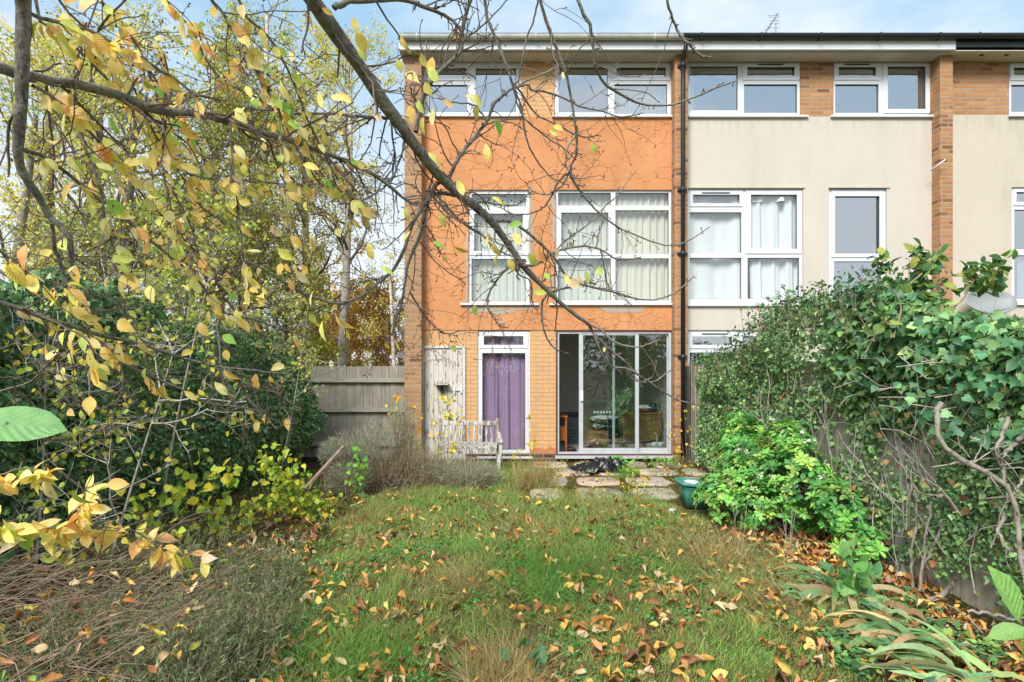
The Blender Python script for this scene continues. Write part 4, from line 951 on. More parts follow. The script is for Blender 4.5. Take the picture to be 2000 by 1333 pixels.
# leafy climber shoots standing above the ivy
t = plant('climbing_shrub', 'long leafy shoots rising above the ivy in front of the narrow brick pier', 'shrub', (2.9, 4.2, 1.9))
dsh = 4.1
LN = [[(1745, 660), (1760, 600), (1740, 560), (1725, 520), (1722, 505)], [(1760, 600), (1775, 560), (1800, 545), (1812, 520)], [(1690, 690), (1720, 640), (1760, 598), (1820, 560), (1870, 535), (1960, 528)], [(1770, 560), (1800, 535), (1815, 515), (1835, 485)], [(1785, 520), (1790, 505), (1784, 495)], [(1800, 640), (1870, 595), (1890, 570), (1905, 545), (1935, 520), (1962, 505)], [(1885, 575), (1890, 545), (1900, 520)], [(1905, 545), (1925, 560), (1940, 545)], [(1775, 640), (1800, 660), (1830, 655), (1845, 650)], [(1700, 585), (1720, 620), (1750, 645)], [(1813, 552), (1808, 530), (1812, 515)]]
LN3 = np.stack([catmull([P(a, b, dsh + .12 * math.sin(i * 2 + a * .01)) for a, b in l], 14) for i, l in enumerate(LN)])
stems('stem', LN3, np.full((len(LN), 1), .0065) * np.linspace(1, .4, 14)[None], M['deadstem'], t, 6)
i = rng.integers(0, len(LN), 300); k = (4 + 9.9 * rng.random(300) ** .7).astype(int); pos = LN3[i, k] + rng.normal(size=(300, 3)) * .022
leaves('foliage', [OVAL, strip_leaf([.02, .3, .42, .3, .01], .25, .15)], pos, norm(rng.normal(size=(300, 3)) + [.4, 0, .15]), norm(rng.normal(size=(300, 3)) * .7 + [0, -.8, .8]), rng.uniform(.05, .095, 300), palette(['#5d8746', '#44703c', '#7f9c50', '#3a5f38', '#98a050'], 300), M['soft'], t)
# a few broad leaves on the ivy top, close to the camera
n = 420; y = rng.uniform(3.0, 4.9, n); z = np.interp(y, IY, IZ) - rng.random(n) ** 1.3 * .8; pos = np.stack([FX - .12 - rng.uniform(0, .2, n), y, z], 1)
t = plant('ivy', 'larger bright green ivy leaves trailing over the nearest end of the right fence', 'ivy', (2.7, 3.9, 0))
leaves('foliage', IVY, pos, norm(rng.normal(size=(n, 3)) * .6 + [0, 0, -1]), norm(rng.normal(size=(n, 3)) * .4 + [-.8, -.9, .5]), rng.uniform(.045, .08, n), palette(['#4f8058', '#5f9068', '#3f6f4a', '#77a06a'], n), M['ivy'], t)
y = rng.uniform(3.0, 4.7, 40); s = np.stack([np.full(40, FX - .06), y, np.interp(y, IY, IZ) - rng.uniform(.2, 1.0, 40)], 1); e = s + np.stack([-rng.uniform(.2, .35, 40), rng.normal(size=40) * .15, rng.normal(size=40) * .1], 1)
stems('stem', np.stack([s, (s + e) / 2 + rng.normal(size=(40, 3)) * .05, e], 1), np.full((40, 3), .004), M['paleb'], t, 5)

# left ivy hedge
t = plant('ivy_hedge', 'deep dark green ivy hedge filling the left boundary of the garden', 'hedge', (-3.8, 6.2, 0))
LY = [2.4, 3.6, 4.4, 5.2, 6.0, 7.0, 7.8, 8.6, 9.1, 9.5]; LZ = [2.3, 2.3, 2.4, 2.4, 2.3, 2.2, 2.1, 1.9, 1.7, 1.6]
n = 48000; y = rng.uniform(2.5, 9.5, n); top = np.interp(y, LY, LZ) + .22 * fbm(y, y * 0, 3.5, 4, 2); z = .02 + (top - .02) * rng.random(n) ** .9
bulge = np.interp(y, [2.5, 5, 6.5, 7.8, 8.6, 9.2, 9.5], [.3, .35, .4, .65, 1.05, .9, .5]) * np.sqrt(np.clip(1 - (z / top - .45) ** 2 * 1.9, .05, 1)) * np.where(z < .7, .55 + .45 * z / .7, 1)
lump = .22 * fbm(y, z, 2.3, 4, 7.0); th = np.maximum(bulge + lump, .05); x = -4.0 + th * rng.random(n) ** .35
hole = fbm(y, z, 3.1, 3, 11.0) < -.42
keep = ~(hole & (rng.random(n) < .8)); x, y, z = x[keep], y[keep], z[keep]; n = len(x)
leaves('foliage', IVY, np.stack([x, y, z], 1), norm(rng.normal(size=(n, 3)) * .6 + [.2, 0, -1]), norm(rng.normal(size=(n, 3)) * .5 + [1, -.6, .45]), rng.uniform(.025, .062, n) * np.where(y < 5.5, 1.25, .95), palette(['#43623e', '#577a4c', '#688e56', '#7ca264', '#98b272', '#3a5838'], n, [3, 4, 3, 2, 1, 2], .22), M['ivy'], t)
n = 500; K = 8; L0 = np.stack([-3.95 + rng.uniform(.0, .35, n), rng.uniform(3, 8.6, n), rng.uniform(.05, 2.2, n)], 1); G, Rr = [L0], None; d0 = norm(rng.normal(size=(n, 3)) + [.35, 0, .25]); cur = L0
for k in range(K - 1): d0 = norm(d0 + rng.normal(size=(n, 3)) * .28); cur = cur + d0 * .055; G.append(cur)
stems('stem', np.stack(G, 1), rng.uniform(.0018, .0055, n)[:, None] * np.linspace(1, .4, K)[None], M['paleb'], t, 4)['kind'] = 'stuff'

# glossy evergreen bush with whorled leaves and little white flowers
t = plant('evergreen_bush', 'bright glossy green bush with leaf rosettes and small white flowers against the fence', 'bush', (2.5, 5.6, 0))
BL = [(2.72, 6.6, .55, .33, .5, .45), (2.6, 6.0, .48, .36, .4, .42), (2.75, 5.45, .52, .3, .38, .4), (2.3, 6.1, .26, .3, .3, .24), (2.82, 7.0, .78, .22, .35, .3), (2.88, 5.9, .82, .2, .4, .28), (2.4, 5.45, .32, .24, .26, .22), (2.82, 4.95, .45, .2, .25, .2), (2.8, 4.6, .24, .18, .18, .14)]
W, Wd = [], []
for (a, b, c, ra, rb, rc) in BL:
    k = int(165 * (ra * rb + rb * rc + ra * rc) / .6) + 14; u = norm(rng.normal(size=(k, 3)) + [-.25, -.35, .3]); s = rng.uniform(.7, 1.08, (k, 1)); W.append(np.array([a, b, c]) + u * s * [ra, rb, rc]); Wd.append(norm(u + rng.normal(size=(k, 3)) * .3 + [0, 0, .55]))
W, Wd = np.concatenate(W), np.concatenate(Wd); ok = (W[:, 0] < FX - .03) & (W[:, 2] > .06); W, Wd = W[ok], Wd[ok]; k = len(W); m = 10
a = np.tile(np.arange(m) * 2.4, k) + np.repeat(rng.uniform(0, 6, k), m); ax = np.repeat(Wd, m, 0); r1 = norm(np.cross(ax, np.array([.3, .2, .9]))); r2 = np.cross(ax, r1); el = np.tile(np.linspace(.15, 1.1, m), k)[:, None]
dr_ = norm((np.cos(a)[:, None] * r1 + np.sin(a)[:, None] * r2) * 1.0 + ax * el); young = np.tile(np.linspace(0, 1, m), k)
base = palette(['#529048', '#66a450', '#427c3e', '#7cb45a', '#8cac56'], k, None, .2); cc = np.repeat(base, m, 0) * (1 + .35 * young[:, None] * np.array([1.2, .9, .3]))
leaves('foliage', strip_leaf([.03, .09, .16, .2, .18, .02], .35, .3), np.repeat(W, m, 0) + dr_ * .008, dr_, ax + dr_ * -.3, rng.uniform(.045, .085, k * m) * (1.15 - .4 * young), np.clip(cc, 0, .9), M['gloss'], t, wid=np.full(k * m, 1.15))
s = np.array([(2.6, 5.8, 0.)] * 90) + rng.normal(size=(90, 3)) * [.15, .35, 0]; e = W[rng.integers(0, k, 90)]; mid = (s + e) / 2 + rng.normal(size=(90, 3)) * .05 + [0, 0, -.06]
stems('stem', np.stack([s, mid, e], 1), np.linspace(.008, .003, 3)[None] * np.ones((90, 1)), M['twig'], t, 5)
for f in rng.choice(k, 42):
    n = 9; c_ = W[f] + Wd[f] * .05 + rng.normal(size=(n, 3)) * .014
    leaves('flower', OVAL, c_, norm(rng.normal(size=(n, 3)) + [-.2, -.5, .6]), rng.normal(size=(n, 3)), rng.uniform(.018, .03, n), palette(['#e4e4da', '#ecece6'], n, None, .05), M['soft'], t, wid=np.full(n, 1.4))

# generic leafy sapling
def sapling(name, label, cat, lines, nleaf, lsize, cols, tpl=HEART, rad=.005, matl='soft', dn=(0, -.2, -.7), group=None, twigs=0, barkm='twig', jitter=.03, t0=.25):
    P3 = np.stack([catmull(l, 10) for l in lines]); t = plant(name, label, cat, tuple(P3[0, 0]), group)
    R0 = np.full((len(lines), 1), rad) * np.linspace(1, .35, 10)[None]
    S, Rs = P3, R0
    parts = [tubes(P3, R0, 5)]
    if twigs:
        T2, R2 = grow(P3, R0, twigs, (.08, .28), (25, 60), K=10, wob=.1, t0=.2, rmin=.0012); parts.append(tubes(T2, R2, 4)); S = np.concatenate([P3, T2])
    for a_ in range(len(P3)):
        V, q_ = tubes(P3[a_:a_ + 1], R0[a_:a_ + 1], 5); mesh_np('stem', V, [q_], M[barkm], t)
    for a_ in range(twigs):
        V, q_ = tubes(T2[a_:a_ + 1], R2[a_:a_ + 1], 4); mesh_np('twig', V, [q_], M[barkm], t)
    i = rng.integers(0, len(S), nleaf); k = ((t0 + (1 - t0) * rng.random(nleaf)) * 9.9).astype(int)
    pos = S[i, k] + rng.normal(size=(nleaf, 3)) * jitter
    leaves('foliage', tpl, pos, norm(rng.normal(size=(nleaf, 3)) * .6 + dn), norm(rng.normal(size=(nleaf, 3)) * .6 + [.1, -1, .5]), rng.uniform(*lsize, nleaf), palette(cols, nleaf, None, .12), M[matl], t)
    return t
def up(px_, d, ptop, ytop, dt=None, bow=.0):
    a = np.array((X(px_, d), d, 0.)); b = np.array(P(ptop, ytop, dt or d)); m_ = (a + b) / 2 + [bow, 0, .0]; return [tuple(a), tuple(m_), tuple(b)]
YG = ['#a9c04a', '#8fb03e', '#c8cc4c', '#7a9c3c', '#d6c840']; YL = ['#e0c03c', '#d8b030', '#c8c44c', '#e6cc58', '#a8b048']
sapling('sapling', 'yellow leaved sapling growing in front of the peeling plank door', 'sapling', [up(868, 8.3, 842, 770), up(872, 8.3, 858, 778), up(872, 8.3, 880, 782), up(874, 8.3, 903, 800), up(865, 8.3, 838, 800), up(876, 8.3, 890, 830)], 130, (.035, .06), YL, twigs=8, jitter=.025)
sapling('sapling', 'spindly yellow leaved sapling at the corner of the brick pier', 'sapling', [up(792, 8.6, 797, 768), up(792, 8.6, 772, 775), up(794, 8.6, 812, 778), up(790, 8.6, 760, 790), up(795, 8.6, 822, 810)], 60, (.04, .07), ['#e0b838', '#d8a830', '#e6cc48'], twigs=4, jitter=.02)
sapling('sapling', 'thin sapling with few yellow leaves before the right edge of the purple door', 'sapling', [up(1036, 8.6, 1034, 812), up(1040, 8.6, 1044, 830), up(1034, 8.6, 1003, 870), up(1030, 8.6, 1000, 850)], 24, (.04, .065), YL, twigs=3, jitter=.02, t0=.45)
sapling('sapling', 'slim yellow leaved shoots between the sliding door and the right fence', 'sapling', [up(1340, 9.2, 1318, 780), up(1342, 9.2, 1336, 790), up(1338, 9.2, 1310, 850), up(1345, 9.2, 1352, 800), up(1336, 9.2, 1306, 830)], 46, (.035, .055), YL, twigs=4, jitter=.03)
sapling('weed', 'pale yellow weed growing up between the patio slabs', 'weed', [up(1236, 7.0, 1228, 905, bow=.01), up(1242, 7.0, 1250, 912), up(1246, 7.0, 1240, 925), up(1240, 7.0, 1215, 935), up(1244, 7.0, 1262, 930)], 80, (.03, .05), ['#b8b44a', '#d0bc48', '#98a848'], OVAL, .003)
for (px_, d, w, lab, cols) in ((1205, 9.35, .18, 'low bright green weeds against the threshold of the sliding door', ['#5f9a3c', '#74ac4a']), (1290, 9.3, .28, 'spreading green weeds at the foot of the wall below the glass', ['#4f8a3a', '#66a046', '#8aac50']), (1228, 8.45, .12, 'grassy weed clump at the right front of the bin bag', ['#6f9a4a', '#8aa84c'])):
    t = plant('weed', lab, 'weed', (X(px_, d), d, .02)); n = 150; c_ = np.array([X(px_, d), d, .03]) + rng.normal(size=(n, 3)) * [w * .55, .1, 0] + rng.random((n, 1)) * [0, 0, .12]
    leaves('foliage', OVAL, c_, norm(rng.normal(size=(n, 3)) + [0, 0, .6]), norm(rng.normal(size=(n, 3)) * .5 + [0, -.5, 1]), rng.uniform(.03, .07, n), palette(cols, n), M['soft'], t)
# lime green heart leaved shrubs on the left
HB = [(385, 5.3, [(375, 905), (400, 915), (430, 900), (350, 950), (440, 935)], 75, (.06, .1), 'taller lime green shrub with heart shaped leaves before the ivy hedge'),
      (300, 4.6, [(260, 960), (290, 985), (320, 955), (340, 1000)], 50, (.05, .08), 'small yellow green shrub at the foot of the dark ivy hedge'),
      (455, 5.6, [(430, 1000), (480, 985), (500, 1010), (420, 1035), (470, 1040)], 110, (.045, .075), 'low lime green shrub sprawling over the bare soil'),
      (560, 6.1, [(520, 905), (545, 925), (590, 905), (560, 950), (610, 960), (635, 975), (520, 960)], 230, (.045, .07), 'wide yellow green shrub in front of the grey lavender'),
      (540, 5.9, [(480, 890), (520, 880), (560, 880), (590, 935)], 70, (.045, .07), 'upright yellow green shrub with pointed leaves against the dark hedge'),
      (600, 6.3, [(575, 985), (610, 1000), (640, 985), (560, 1010), (640, 1010)], 130, (.035, .06), 'creeping lime green shrub at the edge of the lawn'),
      (700, 7.2, [(680, 895), (700, 880), (715, 905), (690, 920)], 60, (.05, .08), 'small fresh green shrub in front of the silver lavender')]
for (px_, d, tips, nl, ls, lab) in HB:
    sapling('shrub', lab, 'shrub', [up(px_ + rnd.uniform(-15, 15), d + rnd.uniform(-.2, .2), a, b, d + rnd.uniform(-.3, .3)) for a, b in tips], int(nl * 1.2), ls, YG if 'fresh' not in lab else ['#5f9a3c', '#7ab04a', '#8fb84a'], twigs=12, jitter=.05, rad=.004, dn=(0, -.35, -.5))

# silvery lavender and dry twiggy bushes
def spray(name, label, cat, blobs, n, ln, cols, matb='deadstem', nst=160, wid=.0035):
    b0 = blobs[0]; t = plant(name, label, cat, (b0[0], b0[1], 0))
    A = np.array(blobs); i = rng.integers(0, len(A), n); u = norm(rng.normal(size=(n, 3)) * [1, 1, .8] + [0, 0, .25]); s = rng.random((n, 1)) ** .4
    pos = A[i, :3] + u * s * A[i, 3:4] * [1, .8, 1] * np.stack([np.ones(n), np.ones(n), A[i, 4] / A[i, 3]], 1); pos[:, 2] = np.maximum(pos[:, 2], .02)
    d_ = norm(u + rng.normal(size=(n, 3)) * .45 + [0, 0, .7]); leaves('foliage', BLADE, pos, d_, rng.normal(size=(n, 3)), rng.uniform(*ln, n), palette(cols, n, None, .2), M['far'], t, wid=wid / rng.uniform(*ln, n))
    i = rng.integers(0, len(A), nst); s0 = A[i, :3] * [1, 1, 0] + rng.normal(size=(nst, 3)) * [.12, .1, 0]; u = norm(rng.normal(size=(nst, 3)) + [0, 0, .5]); e = A[i, :3] + u * A[i, 3:4]; mid = (s0 + e) / 2 + rng.normal(size=(nst, 3)) * .05
    V, q = tubes(np.stack([s0, mid, e], 1), rng.uniform(.002, .006, nst)[:, None] * np.array([1, .8, .4])[None], 4); mesh_np('stem', V, [q], M[matb], t)['kind'] = 'stuff'; return t
GY = ['#b0b2a2', '#9a9e8c', '#c0c2b4', '#888e7a', '#a4a294']
spray('lavender_bush', 'silvery grey lavender bush in front of the grey board fence', 'lavender', [(X(690, 7.6), 7.6, .5, .38, .32), (X(735, 7.7), 7.7, .58, .26, .36), (X(655, 7.5), 7.5, .5, .22, .2), (X(680, 7.3), 7.3, .2, .3, .22)], 9000, (.03, .075), GY)
spray('lavender_bush', 'tall silvery lavender bush beside the corner pier', 'lavender', [(X(785, 8.2), 8.2, .8, .2, .38), (X(800, 8.1), 8.1, .4, .25, .35)], 4200, (.03, .07), ['#a4a894', '#8e947e', '#b4b6a4'])
spray('lavender_bush', 'low grey lavender mound in front of the white bench', 'lavender', [(X(900, 7.6), 7.6, .2, .36, .26), (X(945, 7.75), 7.75, .16, .25, .2), (X(860, 7.7), 7.7, .2, .28, .22)], 7000, (.03, .075), GY)
spray('twiggy_bush', 'brown leafless tangle of twigs between the two lavender bushes', 'bush', [(X(790, 7.7), 7.7, .22, .36, .26), (X(835, 7.7), 7.7, .24, .3, .26), (X(750, 7.6), 7.6, .2, .26, .22)], 2600, (.03, .07), ['#8a7a66', '#7c8456', '#9a8a74', '#6f8a4c'], nst=480)

# dead twiggy heap, lower left, and grey green needle sprays
t = plant('brushwood', 'heap of long brown dead stems sweeping out of the lower left corner', 'brushwood', (-2.6, 2.8, 0))
n = 1200; K = 8
s0 = np.stack([rng.uniform(-3.6, -1.9, n), rng.uniform(1.9, 3.9, n), rng.random(n) ** 2 * .22], 1); s0[:, 2] += .22 * np.clip(-(s0[:, 0] + 2.4), 0, 1.0)
d0 = norm(np.stack([rng.uniform(.3, 1, n), rng.uniform(-.5, .7, n), rng.uniform(-.2, .55, n)], 1)); pts = [s0]; cur = s0
for k in range(K - 1): d0 = norm(d0 + rng.normal(size=(n, 3)) * .15 + [0, 0, -.06]); cur = cur + d0 * rng.uniform(.05, .11, (n, 1)); cur[:, 2] = np.maximum(cur[:, 2], .02); pts.append(cur.copy())
stems('stems', np.stack(pts, 1), rng.uniform(.0011, .0038, n)[:, None] * np.linspace(1, .5, K)[None], M['deadstem'], t, 4)
def needles(label, cx, cy, hx, hy, hz, n, cols, lean=(.3, .1, .9), nm='heather_clump'):
    t = plant(nm, label, 'heather', (cx, cy, 0)); n = int(n * .75); k = n // 20; K = 6
    s0 = np.stack([cx + rng.normal(size=k) * hx, cy + rng.normal(size=k) * hy, rng.random(k) * hz * .5], 1); d0 = norm(rng.normal(size=(k, 3)) * .45 + lean); pts = [s0]; cur = s0
    for j in range(K - 1): d0 = norm(d0 + rng.normal(size=(k, 3)) * .1); cur = cur + d0 * rng.uniform(.03, .06, (k, 1)); pts.append(cur)
    S = np.stack(pts, 1); stems('stem', S, np.full((k, K), .0011), M['twig'], t, 3)['kind'] = 'stuff'
    i = rng.integers(0, k, n); f = rng.random(n) * (K - 1.01); a = f.astype(int); pos = S[i, a] + (S[i, a + 1] - S[i, a]) * (f - a)[:, None]; T = norm(S[i, a + 1] - S[i, a]); n = len(pos); dd = norm(T + rng.normal(size=(n, 3)) * .5)
    leaves('foliage', BLADE, pos, dd, rng.normal(size=(n, 3)), rng.uniform(.02, .046, n), palette(cols, n, None, .22), M['far'], t, wid=(.0046) / rng.uniform(.02, .04, n))
GG = ['#6a8258', '#7a9064', '#8c9c70', '#5f7450', '#9a9478', '#8a7c60']
needles('grey green feathery clump at the bottom left edge of the lawn', -1.62, 3.05, .17, .26, .34, 15000, GG)
needles('feathery grey green clump further back beside the path of bare soil', -1.95, 3.95, .2, .3, .28, 12000, GG)
needles('dull green feathery clump behind the dead brushwood', -2.75, 4.3, .28, .3, .5, 9000, GG)
needles('wiry grey green clump under the near hanging leaves', -2.45, 3.0, .22, .22, .34, 6000, GG)

# ---------------------------------------------------------------- lawn
LB = np.array([(-1.35, 2.2), (-1.5, 3.0), (-1.65, 3.9), (-1.75, 4.8), (-1.95, 6.2), (-1.65, 7.3), (-1.3, 8.2), (-1.2, 9.6)])
RB = np.array([(1.95, 2.2), (1.98, 3.0), (2.2, 3.9), (2.28, 4.6), (2.15, 5.3), (1.95, 6.4), (1.9, 7.0), (1.7, 7.25), (.35, 7.3), (.12, 7.5), (.0, 9.6)])
def in_lawn(x, y, pad=0.0):
    l = np.interp(y, LB[:, 1], LB[:, 0]); r = np.interp(y, RB[:, 1], RB[:, 0]); return (x > l - pad) & (x < r + pad)
def lawn_pts(n, ymin=2.25, ymax=9.5, p=1.6):
    y = ymin + (ymax - ymin) * rng.random(n) ** p; x = rng.uniform(-2.2, 2.6, n); jit = .18 * fbm(x, y, 4, 2, 9); k = in_lawn(x + jit, y); return x[k], y[k]
x, y = lawn_pts(300000); n = len(x); gn = fbm(x, y, 1.4, 3, 4); gl = fbm(x, y, 4.5, 2, 8)
pb = np.clip(.55 + .7 * gn + .3 * gl + .25 * (y - 4) / 4, .18, 1); k = rng.random(n) < pb; x, y, gn, gl = x[k], y[k], gn[k], gl[k]; n = len(x)
dry = np.clip(.55 + .85 * fbm(x, y, 1.9, 3, 21) + .3 * np.exp(-((x + .05) / .35) ** 2 - ((y - 3.0) / .4) ** 2) * 2 + .35 * np.exp(-((x - 1.9) / .5) ** 2 - ((y - 5.0) / .7) ** 2) * 2, 0, .9)
isd = rng.random(n) < dry * .8
colr = np.where(isd[:, None], palette(['#a39464', '#b8a878', '#8c8054', '#9a9a5c'], n, None, .15), palette(['#6c9648', '#7ca654', '#98b25e', '#5e8644', '#a4b266', '#7ca262'], n, None, .18))
ln = rng.uniform(.03, .085, n) * (1 + .6 * np.clip(gl, -.5, 1)) * (1 + .15 * (y - 4)); wd = rng.uniform(.0022, .0042, n) * (1 + .14 * (y - 3))
lean = np.stack([fbm(x, y, 1.2, 2, 31), fbm(x, y, 1.3, 2, 37), np.zeros(n)], 1) * 1.1
o = leaves('lawn_grass', BLADE2, np.stack([x, y, gz(x, y) - .003], 1), norm(rng.normal(size=(n, 3)) * [.55, .55, .12] + lean + [0, 0, .95]), rng.normal(size=(n, 3)), ln, colr, M['grass'], None, wid=wd / ln)
tag(o, 'uneven overgrown lawn grass, green mixed with straw', 'grass', kind='stuff')
# low broad-leaved weeds in the grass
x, y = lawn_pts(15000, p=1.4); k = fbm(x, y, 2.2, 3, 55) > .12; x, y = x[k], y[k]; n = len(x); m = 3; x, y = np.repeat(x, m) + rng.normal(size=n * m) * .012, np.repeat(y, m) + rng.normal(size=n * m) * .012; n *= m
o = leaves('ground_cover_leaves', strip_leaf([.04, .36, .42, .3, .02], .2, .2), np.stack([x, y, gz(x, y) + rng.uniform(.015, .055, n)], 1), norm(rng.normal(size=(n, 3)) * [1, 1, .25]), norm(rng.normal(size=(n, 3)) * .35 + [0, 0, 1]), rng.uniform(.012, .028, n), palette(['#5f9a4a', '#74ac56', '#4a8444', '#6fae66'], n, None, .15), M['soft'], None); tag(o, 'small clover like weeds scattered through the lawn', 'weeds', kind='stuff')
def tuft(name, label, cx, cy, r, n, ln, cols, lean=(0, 0, 1), spread=.5, wd=.003, cat='grass tuft'):
    x = cx + rng.normal(size=n) * r; y = cy + rng.normal(size=n) * r; q = norm(np.stack([x - cx, y - cy, np.full(n, .0)], 1) * 1.0 + rng.normal(size=(n, 3)) * spread * [1, 1, .3] + lean)
    l = rng.uniform(*ln, n); o = leaves(name, BLADE2, np.stack([x, y, gz(x, y)], 1) - [cx, cy, 0] + [cx, cy, 0], q, rng.normal(size=(n, 3)), l, palette(cols, n, None, .15), M['grass'], None, wid=wd / l, loc=(cx, cy, 0)); return tag(o, label, cat)
ST = ['#b5a274', '#a08c5e', '#c4b48c', '#8c7a50', '#94935a']
tuft('grass_tuft', 'long straw coloured grass tuft leaning in the middle of the near lawn', -.05, 3.0, .12, 1500, (.12, .3), ST, (.1, -.1, .7), .7)
tuft('grass_tuft', 'dry straw tuft in the middle distance of the lawn', -.35, 4.25, .14, 900, (.1, .2), ST, (.2, 0, .6), .7)
tuft('grass_tuft', 'tall dry grass clump at the patio edge left of the slabs', .28, 7.75, .13, 900, (.25, .5), ST + ['#7f9a4c'], (.1, 0, 1), .4, .004)
tuft('grass_tuft', 'wide bleached grass tuft on the right lawn edge under the bush', 1.85, 4.9, .25, 1500, (.12, .26), ST, (-.2, -.1, .6), .8)
tuft('grass_tuft', 'pale matted straw patch beside the long strap leaves', 2.02, 3.95, .22, 1300, (.1, .24), ST, (-.3, -.1, .4), .9)
tuft('grass_tuft', 'lush green grass tuft in the centre of the lawn', .3, 4.4, .28, 1800, (.12, .24), ['#5f9240', '#73a54a', '#4f8038'], (.3, -.1, .8), .6)
tuft('grass_tuft', 'bright green grass tuft left of the near straw tuft', -.9, 3.2, .22, 1500, (.1, .19), ['#6f9a48', '#84ac50', '#5a8640'], (.2, -.2, .8), .6)
tuft('grass_tuft', 'green grass clump growing under the white bench', X(930, 8.3), 8.3, .3, 1200, (.1, .24), ['#5a9040', '#74a84c', '#8ab058'], (0, 0, 1), .5, .004)
tuft('grass_tuft', 'green grass tuft in front of the bin bag on the patio', X(1215, 8.35), 8.38, .08, 260, (.06, .14), ['#6f9a48', '#84ac50', '#9a9a5c'], (0, 0, 1), .5, .004)
for (a, b, lab) in ((2.02, 5.0, 'three tall bare straw stalks standing before the glossy bush, left group'), (2.3, 4.75, 'pair of tall bare straw stalks standing before the glossy bush, right group')):
    n = 5; s = np.array([a, b, 0.]) + rng.normal(size=(n, 3)) * [.03, .03, 0]; e = s + np.stack([rng.normal(size=n) * .05, rng.normal(size=n) * .04, rng.uniform(.35, .52, n)], 1)
    V, q = tubes(np.stack([s, (s + e) / 2 + rng.normal(size=(n, 3)) * .01, e], 1), np.full((n, 3), .0026), 4); o = mesh_np('dry_stalks', V, [q], M['rail'], None, loc=(a, b, 0)); tag(o, lab, 'dry stalks')
sapling('weed', 'dark green weed with two broad round leaves at the bottom of the near lawn', 'weed', [up(1018, 2.98, 1022, 1265, bow=.01), up(1018, 2.98, 985, 1290), up(1018, 2.98, 1050, 1290)], 7, (.07, .1), ['#4f8058', '#5f9068'], HEART, .003, dn=(.1, 0, .8), jitter=.01, t0=.8)
# strap leaved iris clumps
def strap(name, label, px_, d, n, ln, seed, dirs, dry=.3):
    t = plant(name, label, 'iris', (X(px_, d), d, 0)); K = 9
    s = np.array([X(px_, d), d, .01]) + rng.normal(size=(n, 3)) * [.06, .06, 0]; d0 = norm(np.array(dirs)[rng.integers(0, len(dirs), n)] + rng.normal(size=(n, 3)) * .28); L_ = rng.uniform(*ln, n)[:, None] / (K - 1); pts = [s]; cur = s
    for k in range(K - 1): d0 = norm(d0 + np.array([0, 0, -.22]) + rng.normal(size=(n, 3)) * .03); cur = cur + d0 * L_; cur[:, 2] = np.maximum(cur[:, 2], .06 + rng.random(n) * .05); pts.append(cur.copy())
    S = np.stack(pts, 1); T = norm(np.gradient(S, axis=1)); sd_ = norm(np.cross(T, norm(np.array([0, -.3, 1.]) + rng.normal(size=(n, 1, 3)) * .45))); w = rng.uniform(.014, .025, n)[:, None, None] * np.array([.7, .9, 1, 1, .98, .9, .75, .45, .04])[None, :, None]
    V = np.stack([S - sd_ * w, S + np.cross(T, sd_) * w * .12, S + sd_ * w], 2); idx = np.arange(n * K * 3).reshape(n, K, 3)
    q = np.concatenate([np.stack([idx[:, :-1, j], idx[:, :-1, j + 1], idx[:, 1:, j + 1], idx[:, 1:, j]], -1).reshape(-1, 4) for j in (0, 1)])
    isd = rng.random(n) < dry; g_ = palette(['#8aac80', '#76a070', '#96b484', '#9cb874', '#5f8a5c'], n, None, .16); dr2 = palette(['#b8a078', '#a08a64', '#c4b48c', '#8c7a58'], n, None, .15); c0 = np.where(isd[:, None], dr2, g_)
    tipc = np.linspace(0, 1, K)[None, :, None] ** 4 * (rng.random((n, 1, 1)) < .5); c_ = c0[:, None, :] * (1 - tipc) + hexc('#b08a58') * tipc
    mesh_np('leaf', V.reshape(-1, 3), [q], M['grass'], t, col=np.repeat(c_.reshape(-1, 3), 3, 0)); return t
DL = [(-1, -.2, .5), (-.6, -.8, .6), (.8, -.6, .5), (-.3, .4, .8), (.5, -.9, .4), (-1, .2, .35)]
strap('iris', 'flopped iris clump with grey green straps at the foot of the bush', 1650, 3.9, 26, (.32, .55), 1, DL, .3)
strap('iris', 'collapsed iris clump with many brown dry straps in the right border', 1760, 3.35, 32, (.3, .55), 2, DL, .3)
strap('iris', 'iris clump with long green straps in the lower right corner', 1880, 2.95, 24, (.35, .62), 3, [(-1, .6, .9), (-.3, -.8, .5), (-.9, -.2, .4), (.4, -.5, .6), (-.7, .8, 1.1)], .25)
sapling('border_plant', 'broad green leaves between the strap leaves and the lawn', 'plant', [up(1660, 3.9, 1655, 1090), up(1640, 3.9, 1630, 1120), up(1680, 3.9, 1700, 1120)], 40, (.08, .14), ['#6fa060', '#82b068', '#5a8a58'], OVAL, .004, dn=(0, 0, .9))
# blurred near leaves at the right edge
o = leaves('near_shoot', strip_leaf([.02, .22, .3, .26, .02], .3, .2), np.array([P(1990, 1215, 1.5), P(1985, 1225, 1.5), P(2010, 1230, 1.45)]), norm(np.array([[-.35, 0, 1.], [.25, .1, -.35], [-1, 0, -.1]])), np.array([[.3, -1, .2], [.1, -1, .6], [0, -.6, 1.]]), np.array([.15, .13, .1]), np.array([hexc('#7fae5c'), hexc('#93b84a'), hexc('#86ac62')]), M['soft'], None, wid=np.array([.8, 1, .8]), loc=P(1990, 1215, 1.5)); tag(o, 'bright green leafy shoot cutting in at the right edge above the irises', 'shoot')

